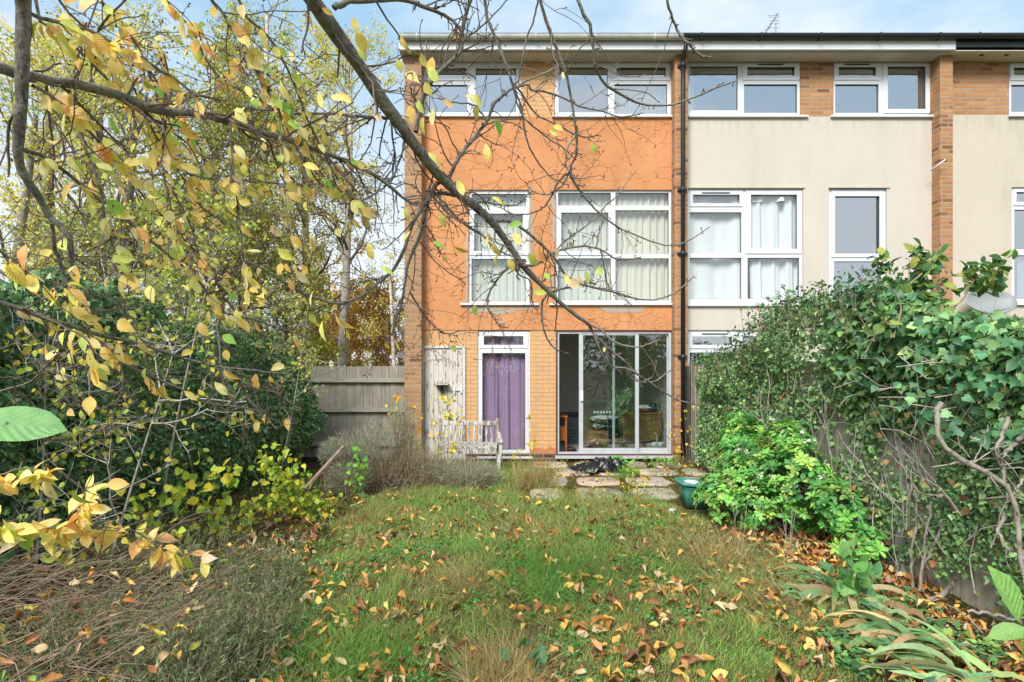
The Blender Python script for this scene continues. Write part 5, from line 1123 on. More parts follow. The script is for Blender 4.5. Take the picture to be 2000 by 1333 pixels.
# leafless shrub, right
t = plant('bare_shrub', 'leafless pale branching shrub standing against the ivy at the right edge', 'shrub', (X(1816, 4.0), 4.0, 0))
BS = [([(1812, 1172), (1852, 1152), (1880, 1096), (1884, 1040), (1868, 1000), (1848, 972), (1826, 972)], 13, 4.0, 3.8), ([(1888, 1092), (1928, 1056), (1956, 992), (1968, 950)], 12, 3.9, 3.7),
      ([(1838, 788), (1826, 812), (1836, 860), (1880, 900), (1956, 940), (1980, 972), (1988, 1024), (1992, 1088), (2004, 1140), (2010, 1220)], 15, 3.2, 3.0), ([(1968, 814), (1960, 850), (1946, 876), (1956, 904), (1960, 940)], 11, 3.2, 3.15),
      ([(2010, 845), (1980, 872), (1955, 896)], 13, 3.1, 3.15), ([(1796, 1154), (1804, 1080), (1808, 1040), (1820, 980)], 9, 4.0, 3.9), ([(1804, 1100), (1826, 1060), (1842, 1020)], 7, 4.0, 3.9), ([(1783, 1150), (1782, 1080), (1790, 1000), (1785, 950)], 8, 4.1, 4.0),
      ([(1960, 1000), (1950, 1040), (1965, 1070), (1985, 1078)], 9, 3.2, 3.1), ([(1880, 1030), (1905, 985), (1940, 945)], 6, 3.85, 3.6), ([(1780, 940), (1800, 965), (1826, 968), (1850, 975), (1880, 1000)], 5, 3.9, 3.85), ([(1880, 900), (1850, 905), (1835, 880)], 4, 3.3, 3.2), ([(1900, 908), (1920, 870), (1930, 830)], 4, 3.2, 3.2), ([(2010, 925), (1990, 950), (1978, 965)], 8, 3.1, 3.1), ([(1890, 1195), (1940, 1200), (1985, 1212), (2020, 1220)], 9, 3.5, 3.3)]
S = np.stack([catmull([P(a, b, d0 + (d1 - d0) * i / (len(l) - 1)) for i, (a, b) in enumerate(l)], 16) for l, w, d0, d1 in BS]); Rw = np.array([w / 2 / F * .74 * (d0 + d1) / 2 for l, w, d0, d1 in BS])[:, None] * np.linspace(1.0, .75, 16)[None]
S[:, 1:-1] += rng.normal(size=(len(BS), 14, 3)) * .005; Rw = Rw * (1 + rng.normal(size=Rw.shape) * .09)
T2, R2 = grow(S, Rw, 46, (.06, .22), (30, 70), K=7, wob=.18, rk=.4, rmin=.0015)
V, Fq = join([tubes(S, Rw, 9), tubes(T2, R2, 5)]); mesh_np('branches', V, Fq, M['shrubbark'], t)

# ---------------------------------------------------------------- fallen leaves
OR = ['#cf9c50', '#d8aa58', '#b87c40', '#c49260', '#a87448', '#dcba68', '#8c5c3c', '#ccb088']
def rot_leaf_pts(n, near):
    x, y = lawn_pts(n, 2.3, 6.5 if near else 9.3, 1.7 if near else 1.3); return x, y
me_v = []
for i, tpl in enumerate(CURLED + [CHERRY[0], CHERRY[2]]):
    for j, c_ in enumerate(['#d6a458', '#b98850', '#deba68', '#8c6448', '#ccb08c']):
        T, fs, uv = tpl; c3 = hexc(c_)
        o = mesh_np('fallen_leaf', (T - [0, .5, 0]), fs, M['litter'], None, uv, np.tile(c3, (len(T), 1)) * (1 + rng.normal(size=(len(T), 1)) * .12))
        me_v.append((o.data, j)); bpy.data.objects.remove(o)
CN = ['golden orange', 'rusty orange', 'pale yellow', 'dark brown', 'light tan']
x, y = lawn_pts(2600, 2.4, 6.4, 1.9); pr = (fbm(x, y, 2.6, 3, 33) > -.08) * np.exp(-((x - .1) / 1.5) ** 2) * np.where(y < 3.9, 1, .25) + .25 * (fbm(x, y, 1.8, 3, 14) > .1); k = rng.random(len(x)) < pr; x, y = x[k][:110], y[k][:110]
ci = rng.integers(0, 34, 190); cx_ = rng.uniform(-1.3, 1.85, 34); cy_ = 2.5 + 1.9 * rng.random(34) ** 1.3; x = np.concatenate([x, cx_[ci] + rng.normal(size=190) * .11]); y = np.concatenate([y, cy_[ci] + rng.normal(size=190) * .09])
x = np.concatenate([x, rng.uniform(-1.35, 1.9, 300 - len(x))]) if len(x) < 300 else x; y = np.concatenate([y, rng.uniform(2.6, 3.9, len(x) - len(y))]) if len(y) < len(x) else y
for a, b in zip(x, y):
    me, j = me_v[rnd.randrange(len(me_v))]; o = bpy.data.objects.new('fallen_leaf', me); COL.objects.link(o); z_ = float(gz(a, b))
    o.location = (a, b, z_ + rnd.uniform(.012, .06)); s = rnd.uniform(.045, .11); o.scale = (s * rnd.uniform(.8, 1.1), s, s); o.rotation_euler = (rnd.gauss(0, .5), rnd.gauss(0, .55), rnd.uniform(0, 6.28))
    tag(o, f'{CN[j]} curled cherry leaf fallen on the lawn grass', 'fallen leaf', f'{CN[j]} leaves fallen on the lawn')
x1_, y1_ = lawn_pts(4300, 2.4, 9.3, 2.8); n2 = 1900; y2 = rng.uniform(2.4, 5.6, n2); r_ = np.interp(y2, RB[:, 1], RB[:, 0]); x2 = r_ + (FX - r_) * rng.random(n2); n3 = 900; y3 = rng.uniform(2.3, 7, n3); l_ = np.interp(y3, LB[:, 1], LB[:, 0]); x3 = l_ - rng.random(n3) ** 1.3 * 1.8
x4 = rng.uniform(.2, 3.0, 160); y4 = rng.uniform(7, 9.6, 160)
kk = fbm(x1_, y1_, 2.2, 3, 61) > -.25; x1_, y1_ = x1_[kk], y1_[kk]
x = np.concatenate([x1_, x2, x3, x4]); y = np.concatenate([y1_, y2, y3, y4]); n = len(x)
o = leaves('leaf_litter', CURLED, np.stack([x, y, gz(x, y) + rng.uniform(.015, .075, n)], 1), norm(rng.normal(size=(n, 3)) * [1, 1, .25]), norm(rng.normal(size=(n, 3)) * .45 + [0, 0, 1]), rng.uniform(.035, .085, n), palette(OR + ['#7a5238', '#956840', '#6f4c34', '#c4ac80'], n, None, .15), M['litter'], None); tag(o, 'small brown and orange leaf litter over lawn edges and borders', 'leaf litter', kind='stuff')
n = 260; y = rng.uniform(2.3, 4.4, n); x = np.interp(y, LB[:, 1], LB[:, 0]) - .1 - rng.random(n) * 1.6
o = leaves('caught_leaves', CURLED, np.stack([x, y, rng.uniform(.12, .34, n)], 1), norm(rng.normal(size=(n, 3)) * [1, 1, .4]), norm(rng.normal(size=(n, 3)) * .5 + [0, -.2, 1]), rng.uniform(.04, .08, n), palette(OR + ['#8a9a4a', '#c0b850'], n, None, .15), M['litter'], None); tag(o, 'leaves caught in the dead stems at the lower left', 'leaf litter', kind='stuff')
# short weeds and moss on left soil, plants on right border
n = 9000; y = rng.uniform(2.6, 8.2, n); l_ = np.interp(y, LB[:, 1], LB[:, 0]); x = l_ + .1 - rng.random(n) * 2.2; k = fbm(x, y, 2.6, 3, 77) > -.05; x, y = x[k], y[k]; n = len(x)
o = leaves('border_weeds', [OVAL, SIMPLE], np.stack([x, y, gz(x, y) + rng.uniform(.0, .09, n)], 1), norm(rng.normal(size=(n, 3)) * [1, 1, .4] + [0, 0, .2]), norm(rng.normal(size=(n, 3)) * .5 + [0, 0, 1]), rng.uniform(.02, .055, n), palette(['#4f7a3a', '#66903f', '#86a046', '#3f6034', '#8c8a4a'], n, None, .2), M['soft'], None); tag(o, 'low weeds over the bare soil on the left', 'weeds', kind='stuff')
n = 2600; y = rng.uniform(6.9, 9.6, n); x = rng.uniform(.1, 3.0, n); k = fbm(x, y, 3.4, 2, 71) + .5 * (x > 2.2) > .12; x, y = x[k], y[k]; n = len(x)
o = leaves('patio_weeds', [OVAL, SIMPLE], np.stack([x, y, rng.uniform(.03, .09, n)], 1), norm(rng.normal(size=(n, 3)) * [1, 1, .4] + [0, 0, .3]), norm(rng.normal(size=(n, 3)) * .5 + [0, 0, 1]), rng.uniform(.02, .045, n), palette(['#6f8a40', '#8c9a48', '#b0a850', '#5a7a38'], n, None, .2), M['soft'], None); tag(o, 'low yellowing weeds creeping over the patio', 'weeds', kind='stuff')
n = 5200; y = rng.uniform(2.3, 5.2, n); r_ = np.interp(y, RB[:, 1], RB[:, 0]); x = r_ + (FX - r_) * rng.random(n) - .2; k = fbm(x, y, 3, 3, 91) > .1; x, y = x[k], y[k]; n = len(x)
o = leaves('border_weeds', IVY, np.stack([x, y, rng.uniform(.01, .07, n)], 1), norm(rng.normal(size=(n, 3)) * [1, 1, .3]), norm(rng.normal(size=(n, 3)) * .4 + [0, -.2, 1]), rng.uniform(.03, .065, n), palette(['#4a7044', '#5f8a52', '#3c5c3a', '#7a9a50'], n, None, .2), M['ivy'], None); tag(o, 'creeping ivy and weeds on the soil of the right border', 'weeds', kind='stuff')
# ---------------------------------------------------------------- trees beyond the garden
def tree(name, label, x, y, h, r, lean=(0, 0), lv=((10, 1.6, 2.6), (60, .6, 1.3), (400, .2, .6)), nleaf=5000, lsize=(.03, .06), cols=YG, bark='bark', t0=.25, tpl=SIMPLE, bend=.06, grav=-.01, ang=(30, 60), seeds=0, group='trees beyond the garden fences', drop=0.0, cat='tree', trunks=1, stub=.25):
    t = thing(name, label, cat, (x, y, 0), group); K = 10
    Ps, Rs = [], []
    for q in range(trunks):
        zz = np.linspace(0, h, 14); ph = rng.uniform(0, 6); xx = x + lean[0] * zz / h + bend * h * .12 * np.sin(zz / h * 4 + ph) + (q - (trunks - 1) / 2) * .5 * (1 + zz / h); yy = y + lean[1] * zz / h + bend * h * .12 * np.cos(zz / h * 3 + ph)
        Ps.append(np.stack([xx, yy, zz], 1)); Rs.append(r * (1 - (1 - stub) * (zz / h) ** .9))
    P0, R0 = np.stack(Ps), np.stack(Rs); parts = [tubes(P0, R0, 10)]; cur, cr = P0, R0; last = None
    for li, (n, a, b) in enumerate(lv):
        cP, cR = grow(cur, cr, n, (a, b), ang, K=[9, 7, 5, 5][li], wob=.13, grav=grav if li < 2 else grav + drop, t0=t0 if li == 0 else .15, rk=.5 if li else .42, rmin=[.008, .004, .0022, .002][li]); parts.append(tubes(cP, cR, [7, 5, 4, 3][li])); cur, cr = cP, cR
    V, Fq = join([parts[0]]); mesh_np('trunk', V, Fq, M[bark], t)
    V, Fq = join(parts[1:]); Fq = [np.concatenate([f for f in Fq])]; o = mesh_np('branches', V, Fq, M[bark if bark != 'birch' else 'twig'], t)
    if nleaf:
        i = rng.integers(0, len(cur), nleaf); f = rng.random(nleaf) * (cur.shape[1] - 1.01); a = f.astype(int); pos = cur[i, a] + (cur[i, a + 1] - cur[i, a]) * (f - a)[:, None] + rng.normal(size=(nleaf, 3)) * .05
        tone = np.array([hexc(c) for c in cols]); ti = rng.integers(0, len(cols), len(cur)); mixc = np.where(rng.random((nleaf, 1)) < .6, tone[ti[i]], palette(cols, nleaf)) * (1 + rng.normal(size=(nleaf, 1)) * .15)
        leaves('crown', tpl, pos, norm(rng.normal(size=(nleaf, 3)) + [0, 0, -.5]), norm(rng.normal(size=(nleaf, 3)) + [0, -.3, .4]), rng.uniform(*lsize, nleaf), np.clip(mixc, .01, .9), M['far'], t, wid=rng.uniform(1, 1.5, nleaf))
    if seeds:
        i = rng.integers(0, len(cur), seeds // 30); c_ = np.repeat(cur[i, -1], 30, 0) + rng.normal(size=(seeds // 30 * 30, 3)) * [.07, .07, .1]; n = len(c_)
        leaves('seed_clusters', SIMPLE, c_, norm(rng.normal(size=(n, 3)) + [0, 0, -1]), rng.normal(size=(n, 3)), rng.uniform(.02, .04, n), palette(['#5a4634', '#48382c', '#6a5440'], n), M['far'], t)
    return t
YT = ['#e8d070', '#dcc860', '#d0cc70', '#c4c868', '#e4d680']; GT = ['#acb468', '#98a460', '#b8bc68', '#cfc868', '#8c985c', '#d0c070']
def TX(px, d): return X(px, d)
# birches by the end of the house
tree('birch_tree', 'slender white trunked birch with thin yellow leaves nearest the house', TX(668, 13), 13.0, 8.6, .13, (.15, 0), ((26, 1.0, 2.2), (150, .5, 1.1), (900, .25, .6)), 11000, (.035, .06), YT + ['#9aa048'], 'birch', .3, grav=.0, ang=(25, 55), drop=.05)
tree('birch_tree', 'pale birch trunk standing left of the slender birch with yellow crown', TX(612, 14), 14.0, 9.0, .14, (-.2, 0), ((26, 1.0, 2.2), (150, .5, 1.1), (900, .25, .6)), 11000, (.035, .065), YT + GT[:2], 'birch', .3, ang=(25, 55), drop=.05)
tree('birch_tree', 'pale forked birch behind the drooping cherry branches', TX(505, 12.5), 12.5, 9.5, .15, (.1, 0), ((28, 1.1, 2.4), (160, .5, 1.2), (900, .25, .6)), 9000, (.04, .07), GT + YT[:2], 'birch', .25, ang=(25, 55), drop=.04)
tree('birch_tree', 'white birch stem leaning close to the corner pier of the end house', TX(782, 11.5), 11.5, 3.6, .055, (-.25, 0), ((16, .5, 1.2), (80, .3, .8), (400, .15, .4)), 2200, (.03, .05), YT, 'birch', .15, ang=(30, 60), drop=.05, stub=.5)
tree('ash_tree', 'tall ash with hanging dark seed clusters and sparse green leaves', TX(400, 11), 11.0, 7.2, .16, (.2, 0), ((20, 1.2, 2.6), (120, .6, 1.3), (700, .25, .6)), 12000, (.04, .075), GT + ['#7a9450'], 'bark', .2, seeds=9000)
tree('ash_tree', 'broad greenish yellow tree rising behind the middle of the ivy hedge', TX(480, 9.8), 9.8, 5.0, .1, (-.2, 0), ((20, .9, 1.9), (120, .5, 1.0), (700, .2, .5)), 9000, (.035, .065), GT + ['#7a9450', '#c8c04c'], 'bark', .1, seeds=6000)
tree('hawthorn_tree', 'dark twisted many branched tree behind the left hedge', TX(212, 8.2), 8.2, 5.6, .15, (.1, 0), ((22, 1.0, 2.4), (150, .5, 1.3), (1200, .2, .55)), 9000, (.03, .06), GT + ['#6f8a48', '#c8b84c'], 'bark', .25, ang=(35, 75), bend=.25)
tree('hawthorn_tree', 'bare grey thorny tree at the far left behind the hedge', TX(70, 7.5), 7.5, 5.0, .12, (-.2, 0), ((22, 1.0, 2.2), (140, .5, 1.2), (1100, .2, .55)), 7000, (.03, .06), YT + GT, 'bark', .15, ang=(35, 75), bend=.25)
tree('willow_tree', 'tree of upright thin pale stems and small yellow leaves at the top left', TX(150, 10.5), 10.5, 6.2, .2, (0, 0), ((26, 2.0, 3.8), (200, .8, 1.8), (1000, .3, .7)), 13000, (.04, .07), YT + ['#a8a848'], 'bark', .3, ang=(10, 30), grav=-.03, trunks=2)
tree('maple_tree', 'orange yellow leafed tree in the distance behind the grey board fence', TX(735, 16), 16.0, 3.6, .1, (0, 0), ((26, .8, 1.7), (160, .4, .9), (900, .2, .5)), 15000, (.05, .085), ['#c08c38', '#d0a040', '#b07c34', '#a8923c', '#c8a850'], 'bark', .1, ang=(40, 80))
tree('maple_tree', 'golden bushy tree in the distance between the pale birch trunks', TX(640, 17), 17.0, 4.4, .1, (0, 0), ((26, 1.0, 2.0), (160, .4, 1.0), (900, .2, .5)), 14000, (.05, .085), ['#c89c40', '#b89038', '#a8983c', '#d0ac50'], 'bark', .1, ang=(40, 80))
tree('maple_tree', 'green and yellow bushy young tree just behind the end of the ivy hedge', TX(560, 10.6), 10.6, 3.2, .07, (0, 0), ((22, .6, 1.4), (140, .3, .8), (700, .2, .45)), 8000, (.04, .075), ['#9aa850', '#b0b454', '#7c9450', '#d0bc58'], 'bark', .1, ang=(40, 80))
tree('maple_tree', 'lime leafed young tree standing inside the dark part of the hedge', TX(330, 7.4), 7.4, 3.7, .06, (.3, 0), ((16, .6, 1.2), (90, .3, .7), (420, .15, .4)), 2200, (.045, .075), ['#a8b458', '#c4c058', '#8ca050'], 'bark', .3, ang=(40, 80), tpl=OVAL)
# distant house beyond the trees
t = thing('distant_house', 'far brown roofed house with white gable seen between the birches', 'house', (-8.5, 30, 0))
m = MB(); m.box(-12.5, -6.0, 30, 36, 0, 2.9); m.build('wall', M['white'], t)
m = MB(); m.add([(-12.8, 29.6, 2.85), (-5.7, 29.6, 2.85), (-7.2, 33, 4.6), (-12.8, 33, 4.6), (-12.8, 36.4, 2.85), (-5.7, 36.4, 2.85)], [(0, 1, 2, 3), (3, 2, 5, 4), (1, 5, 2), (0, 3, 4)]); m.build('roof', M['twig'], t)
for xx in (-11.6, -9.4, -7.4):
    m = MB(); m.box(xx, xx + .9, 29.94, 29.995, 1.3, 2.3); m.build('window', M['blackp'], t)
m = MB(); m.bar((-5.7, 29.5, 2.9), (-7.2, 32.9, 4.66), .16, .12); m.build('verge', M['white'], t)
# trees and hedge behind the camera: seen only as reflections in the glass
t = thing('tall_hedge', 'dark garden hedge and trees reflected in the sliding door glass', 'hedge', (0, -7, 0))
n = 42000; x = rng.uniform(-14, 16, n); top = 3.4 + 1.2 * fbm(x, x * 0, .6, 3, 5) - .09 * (x - 1) * (x > 1); z = top * rng.random(n) ** .6
leaves('foliage', IVY, np.stack([x, -7 + rng.normal(size=n) * .7, z], 1), norm(rng.normal(size=(n, 3))), norm(rng.normal(size=(n, 3)) + [0, 1, .3]), rng.uniform(.07, .14, n), palette(['#3d5a38', '#55703f', '#6f7f44', '#8a8040'], n), M['ivy'], t)

# ---------------------------------------------------------------- cherry tree over the camera
CB = {}
def cb(key, pts, w0, w1, d0, d1, dens=1.0, att=None, lv=0.0):
    """branch by photo pixels with its own real distance; att = parent key"""
    K = 28; pts = np.array(pts, float); C2 = catmull(pts, K)
    s = np.concatenate([[0], np.cumsum(np.linalg.norm(np.diff(C2, axis=0), axis=1))]); s /= s[-1]
    if att is not None:
        p2, dd = CB[att]['px'], CB[att]['d']; j = np.argmin(((p2 - C2[0]) ** 2).sum(1)); off = dd[j]; d1 = off + (d1 - d0); d0 = off
    dd = d0 + (d1 - d0) * s + .02 * np.sin(s * 9 + len(CB)) * min(1, w0 / 12)
    pos = np.stack([(C2[:, 0] - 1000) / F * dd, dd, H - (C2[:, 1] - HY) / F * dd], 1)
    w = (w0 + (w1 - w0) * s) * (.56 if key == 'A' else .62 if w0 > 9 else .82) * (1.5 if key == 'C' else 1); w = w * (1 + .05 * np.sin(s * 40 + len(CB) * 3) + .04 * np.sin(s * 91))
    CB[key] = dict(px=C2, d=dd, P=pos, R=w / 2 / F * dd, dens=dens, lv=lv)
cb('A', [(560, -90), (600, -20), (640, 40), (700, 130), (760, 215), (815, 290), (864, 350), (915, 395), (960, 431), (1000, 490), (1030, 530), (1074, 572), (1110, 605), (1149, 633)], 64, 11, 1.7, 2.9, .9)
cb('A1', [(1149, 633), (1163, 655), (1179, 671), (1200, 690), (1224, 710), (1248, 734), (1290, 761), (1335, 785), (1395, 793)], 10, 3, 0, .35, 1.0, 'A')
cb('A1b', [(1149, 633), (1175, 645), (1200, 668), (1245, 678), (1290, 664)], 6, 3, 0, -.1, 1, 'A')
cb('A1c', [(1160, 650), (1175, 690), (1195, 715), (1225, 720), (1248, 732)], 5, 3, 0, 0, 1, 'A')
cb('A1d', [(1262, 748), (1245, 745), (1226, 732), (1220, 715)], 4, 2.5, 0, -.1, .5, 'A1')
cb('A1e', [(1258, 745), (1275, 735), (1281, 715), (1280, 700)], 4, 2, 0, -.1, .5, 'A1')
cb('A1f', [(1270, 748), (1285, 742), (1300, 730), (1310, 724)], 4.5, 3, 0, .1, .8, 'A1')
cb('A3', [(812, 258), (818, 225), (828, 185), (850, 150), (880, 120), (900, 98), (903, 62), (912, 20), (930, -30)], 15, 11, 0, -.1, 1, 'A')
cb('A2', [(652, 16), (680, 4), (720, 1), (784, 0), (850, 22), (885, 42), (901, 62)], 20, 8, 0, .3, .8, 'A')
cb('A4', [(876, 350), (892, 315), (909, 291), (935, 258), (951, 238), (964, 205), (985, 185), (1003, 172)], 13, 9, 0, .05, 1, 'A')
cb('A4b', [(1003, 172), (1030, 166), (1038, 177), (1060, 178), (1104, 193), (1137, 210), (1180, 218), (1212, 229), (1257, 221)], 6, 3, 0, .2, 1.2, 'A4')
cb('A4c', [(1003, 172), (1040, 153), (1070, 140), (1093, 128)], 5, 3, 0, .1, .8, 'A4')
cb('A4d', [(951, 238), (935, 215), (918, 203), (880, 200), (855, 192)], 5, 3, 0, -.1, .5, 'A4')
cb('H1', [(945, -30), (951, 30), (972, 84), (990, 132), (1003, 171), (1017, 207), (1024, 250), (1035, 290), (1060, 330), (1085, 352), (1112, 362)], 8, 3, 2.0, 2.3, 1)
cb('H2', [(1052, -30), (1062, 30), (1086, 90), (1100, 130), (1113, 174), (1119, 220), (1126, 261), (1126, 300), (1113, 336), (1128, 366), (1145, 390), (1173, 419), (1200, 440), (1230, 455), (1290, 479), (1335, 476), (1385, 444)], 11, 3.5, 1.9, 2.5, 1)
cb('H3', [(1120, -30), (1137, 25), (1152, 48), (1158, 90), (1163, 130), (1175, 155), (1194, 174), (1245, 201), (1305, 206), (1350, 192), (1410, 168), (1440, 158)], 9, 3.5, 1.8, 2.2, 1)
cb('H4', [(1296, -30), (1311, 30), (1325, 63), (1342, 83), (1367, 108), (1388, 112)], 7, 5, 1.9, 2.0, 1)
cb('H5', [(1055, -30), (1045, 30), (1030, 70), (1022, 110), (1014, 150), (1012, 165)], 5, 3, 2.0, 2.1, 1)
cb('H6', [(1010, 172), (1050, 225), (1090, 245), (1120, 262), (1145, 268), (1168, 265)], 5, 3, 2.1, 2.3, 1, 'A4')
cb('H7', [(1003, 175), (1020, 225), (1060, 262), (1100, 290), (1126, 314)], 4, 3, 2.1, 2.3, .8, 'A4')
cb('H8', [(1126, 262), (1108, 290), (1105, 320), (1112, 337)], 5, 4, 0, .0, .6, 'H2')
cb('H9', [(1113, 336), (1100, 360), (1070, 380), (1045, 375), (1030, 362)], 5, 3, 0, .1, .8, 'H2')
cb('H10', [(1113, 337), (1095, 350), (1070, 395), (1050, 412), (1010, 420), (975, 405)], 5, 3, 0, .2, 1, 'H2')
cb('A5', [(1020, 519), (1045, 518), (1065, 505), (1085, 492), (1125, 482), (1167, 485), (1200, 505), (1225, 508), (1252, 502)], 7, 3, 0, .3, 1, 'A')
cb('A5b', [(1082, 494), (1105, 470), (1130, 452), (1165, 425), (1185, 400), (1203, 385), (1225, 355), (1243, 333)], 5, 2.5, 0, .3, .7, 'A5')
cb('A5c', [(1165, 486), (1168, 462), (1175, 440), (1182, 425)], 5, 3, 0, .1, .8, 'A5')
cb('A5d', [(1172, 487), (1180, 520), (1184, 545), (1191, 566)], 4, 3, 0, .1, .8, 'A5')
cb('A6', [(962, 432), (985, 432), (1005, 437), (1038, 461), (1060, 480), (1080, 500), (1098, 528), (1120, 550), (1160, 562), (1200, 572), (1266, 587), (1320, 572), (1355, 539)], 8, 3, 0, .5, 1.1, 'A')
cb('A7', [(1074, 572), (1095, 565), (1119, 560), (1150, 553), (1165, 556)], 6, 4, 0, .1, .8, 'A')
cb('A8a', [(1010, 515), (1000, 520), (990, 522)], 14, 11, 0, -.05, 0, 'A')
cb('A8', [(992, 524), (972, 545), (955, 575), (952, 598), (962, 618), (975, 634), (992, 642)], 6, 3, 0, 0, 1, 'A8a')
cb('A9', [(1068, 576), (1060, 590), (1058, 610), (1061, 640), (1072, 668), (1090, 685), (1111, 692)], 6, 3, 0, .1, .7, 'A')
cb('A10', [(1004, 512), (1012, 535), (1035, 550), (1040, 590), (1050, 608)], 4, 3, 0, .1, .8, 'A')
cb('A11', [(918, 398), (945, 395), (975, 400), (1010, 400), (1035, 375)], 6, 3, 0, .1, .8, 'A')
cb('K1', [(880, 362), (857, 357), (839, 385), (829, 430), (812, 480), (794, 525), (786, 585), (772, 625), (766, 656)], 14, 6, 0, .1, .7, 'A')
cb('K2', [(842, 385), (820, 412), (805, 440), (792, 480), (770, 525), (740, 552), (710, 575), (680, 590), (650, 592), (626, 585), (590, 573), (560, 555), (530, 535), (500, 519), (480, 509)], 12, 7, 0, -.2, .9, 'K1')
cb('K3', [(905, 385), (870, 378), (850, 380), (835, 392)], 16, 9, 0, 0, .5, 'A')
cb('K4', [(800, 570), (825, 610), (850, 640), (870, 652), (905, 645)], 4.5, 3, 0, .2, .8, 'K1')
cb('K5', [(822, 430), (845, 460), (860, 495), (850, 475)], 4, 3, 0, .2, .6, 'K1')
cb('K6', [(845, 372), (870, 400), (910, 440), (960, 470), (1000, 485)], 6, 3, 0, .1, 1, 'K1')
cb('K7', [(842, 380), (880, 420), (935, 455), (975, 490), (1030, 512)], 6, 3, 0, .1, .8, 'K1')
cb('E8', [(757, 231), (730, 229), (700, 227), (640, 222), (580, 222), (530, 216), (480, 212)], 9, 5, 0, -.1, 1, 'A')
cb('L1', [(790, 275), (785, 300), (770, 340), (745, 370), (700, 395), (660, 400)], 6, 3, 0, -.1, 1, 'A')
cb('B', [(-60, 122), (0, 134), (60, 150), (120, 162), (192, 174), (255, 195), (318, 219), (402, 225), (450, 240), (525, 264), (590, 281), (635, 299), (680, 317), (740, 348), (788, 387), (815, 402)], 36, 9, 1.35, 2.25, .9)
cb('C', [(46, -60), (46, 0), (48, 90), (45, 168), (36, 294), (42, 330), (57, 355), (84, 400), (99, 425), (130, 455), (139, 480), (138, 536)], 32, 8, 1.25, 1.5, .5)
cb('C2', [(102, 440), (106, 480), (115, 509), (128, 545), (141, 577), (155, 610), (175, 645), (216, 686), (235, 706), (270, 724), (300, 736), (360, 763), (399, 787), (468, 796), (512, 806)], 12, 5, 0, .5, .6, 'C', .3)
cb('Dd', [(-60, 585), (0, 593), (75, 617), (168, 647), (255, 668), (310, 683), (360, 701), (435, 717), (500, 725), (572, 732)], 18, 4, 1.3, 2.0, .5, None, .3)
cb('D2', [(438, 718), (468, 748), (480, 770), (492, 787), (508, 806)], 8, 6, 0, .1, .5, 'Dd')
cb('D4', [(440, 718), (480, 735), (530, 745), (575, 743)], 5, 3, 0, .15, .8, 'Dd')
cb('D5', [(478, 755), (520, 758), (570, 790), (590, 800)], 4.5, 3, 0, .1, .7, 'D2')
cb('E3', [(42, 290), (75, 302), (105, 318), (140, 345), (170, 370), (210, 398), (255, 437), (300, 476), (340, 510), (375, 536), (405, 570), (429, 608), (460, 615), (510, 629), (560, 645), (605, 662)], 13, 4, 0, .9, .9, 'C', .6)
cb('D3', [(432, 611), (426, 640), (428, 665), (431, 700), (441, 760), (465, 800)], 7, 4, 0, 0, .5, 'E3')
cb('E1', [(62, 28), (90, 40), (135, 48), (175, 60), (210, 78), (255, 103), (300, 129), (340, 155), (369, 177), (390, 205), (404, 226)], 13, 8, 0, .4, .9, 'C', .8)
cb('E2', [(64, 168), (90, 182), (120, 204), (155, 235), (180, 264), (205, 290), (225, 315), (255, 350), (285, 388), (320, 425), (345, 450), (375, 485), (410, 510)], 8, 4, 0, .9, 1, 'C', .9)
cb('E4', [(78, 42), (110, 62), (138, 84), (175, 120), (204, 150), (230, 180), (255, 204), (290, 245), (312, 276), (330, 310), (356, 345), (390, 400), (440, 440)], 7, 4, 1.4, 2.2, 1, None, .9)
cb('E5', [(180, -40), (195, 0), (225, 32), (249, 60), (270, 95), (285, 126), (300, 168), (312, 198), (320, 222)], 11, 8, 1.7, 1.9, .8, None, .8)
cb('E5b', [(285, 126), (320, 180), (360, 240), (390, 290), (400, 320), (402, 340)], 5, 3, 0, .2, 1, 'E5', .8)
cb('E6', [(390, -50), (414, 0), (440, 35), (468, 72), (485, 105), (510, 160), (534, 195), (555, 240), (572, 280), (600, 324), (625, 360)], 9, 4, 1.6, 2.1, 1, None, .7)
cb('E6b', [(468, 75), (490, 110), (515, 160), (560, 215), (590, 260), (615, 320), (660, 370), (720, 400)], 5, 3, 0, .4, 1, 'E6', .6)
cb('E7', [(455, -40), (475, 25), (500, 50), (535, 85), (575, 165), (600, 230), (625, 285), (655, 345), (690, 390), (715, 430)], 7, 4, 1.7, 2.2, 1, None, .5)
cb('E9', [(300, -40), (330, 10), (365, 45), (385, 80), (400, 115), (440, 160), (500, 190), (545, 220)], 6, 3.5, 1.6, 2.0, 1, None, .8)
cb('E10', [(90, -40), (130, 20), (170, 60), (225, 110), (260, 170), (300, 260), (350, 330), (420, 350), (500, 355), (590, 362), (650, 355)], 6, 3, 1.5, 2.1, 1, None, .9)
cb('G1', [(322, 150), (324, 228), (318, 300), (322, 345), (330, 390), (345, 440), (348, 460)], 7, 4, 1.8, 1.8, .8, None, .6)
cb('G2', [(147, 183), (150, 234), (160, 275), (177, 315), (195, 365), (204, 419), (215, 460), (228, 500), (238, 530), (248, 547)], 8, 4, 1.5, 1.6, .8, None, .7)
cb('G3', [(449, 240), (452, 300), (452, 350), (465, 410), (474, 500), (478, 545), (488, 568), (508, 576), (530, 572)], 7, 4, 1.8, 1.85, .7, None, .5)
cb('G4', [(545, 200), (552, 300), (556, 370), (564, 455), (568, 500), (574, 537)], 3.5, 2.5, 1.9, 1.9, .8, None, .3)
cb('G5', [(318, 345), (335, 370), (352, 400), (372, 440), (392, 500), (430, 535), (470, 535)], 5, 3, 1.9, 2.0, .8, None, .5)
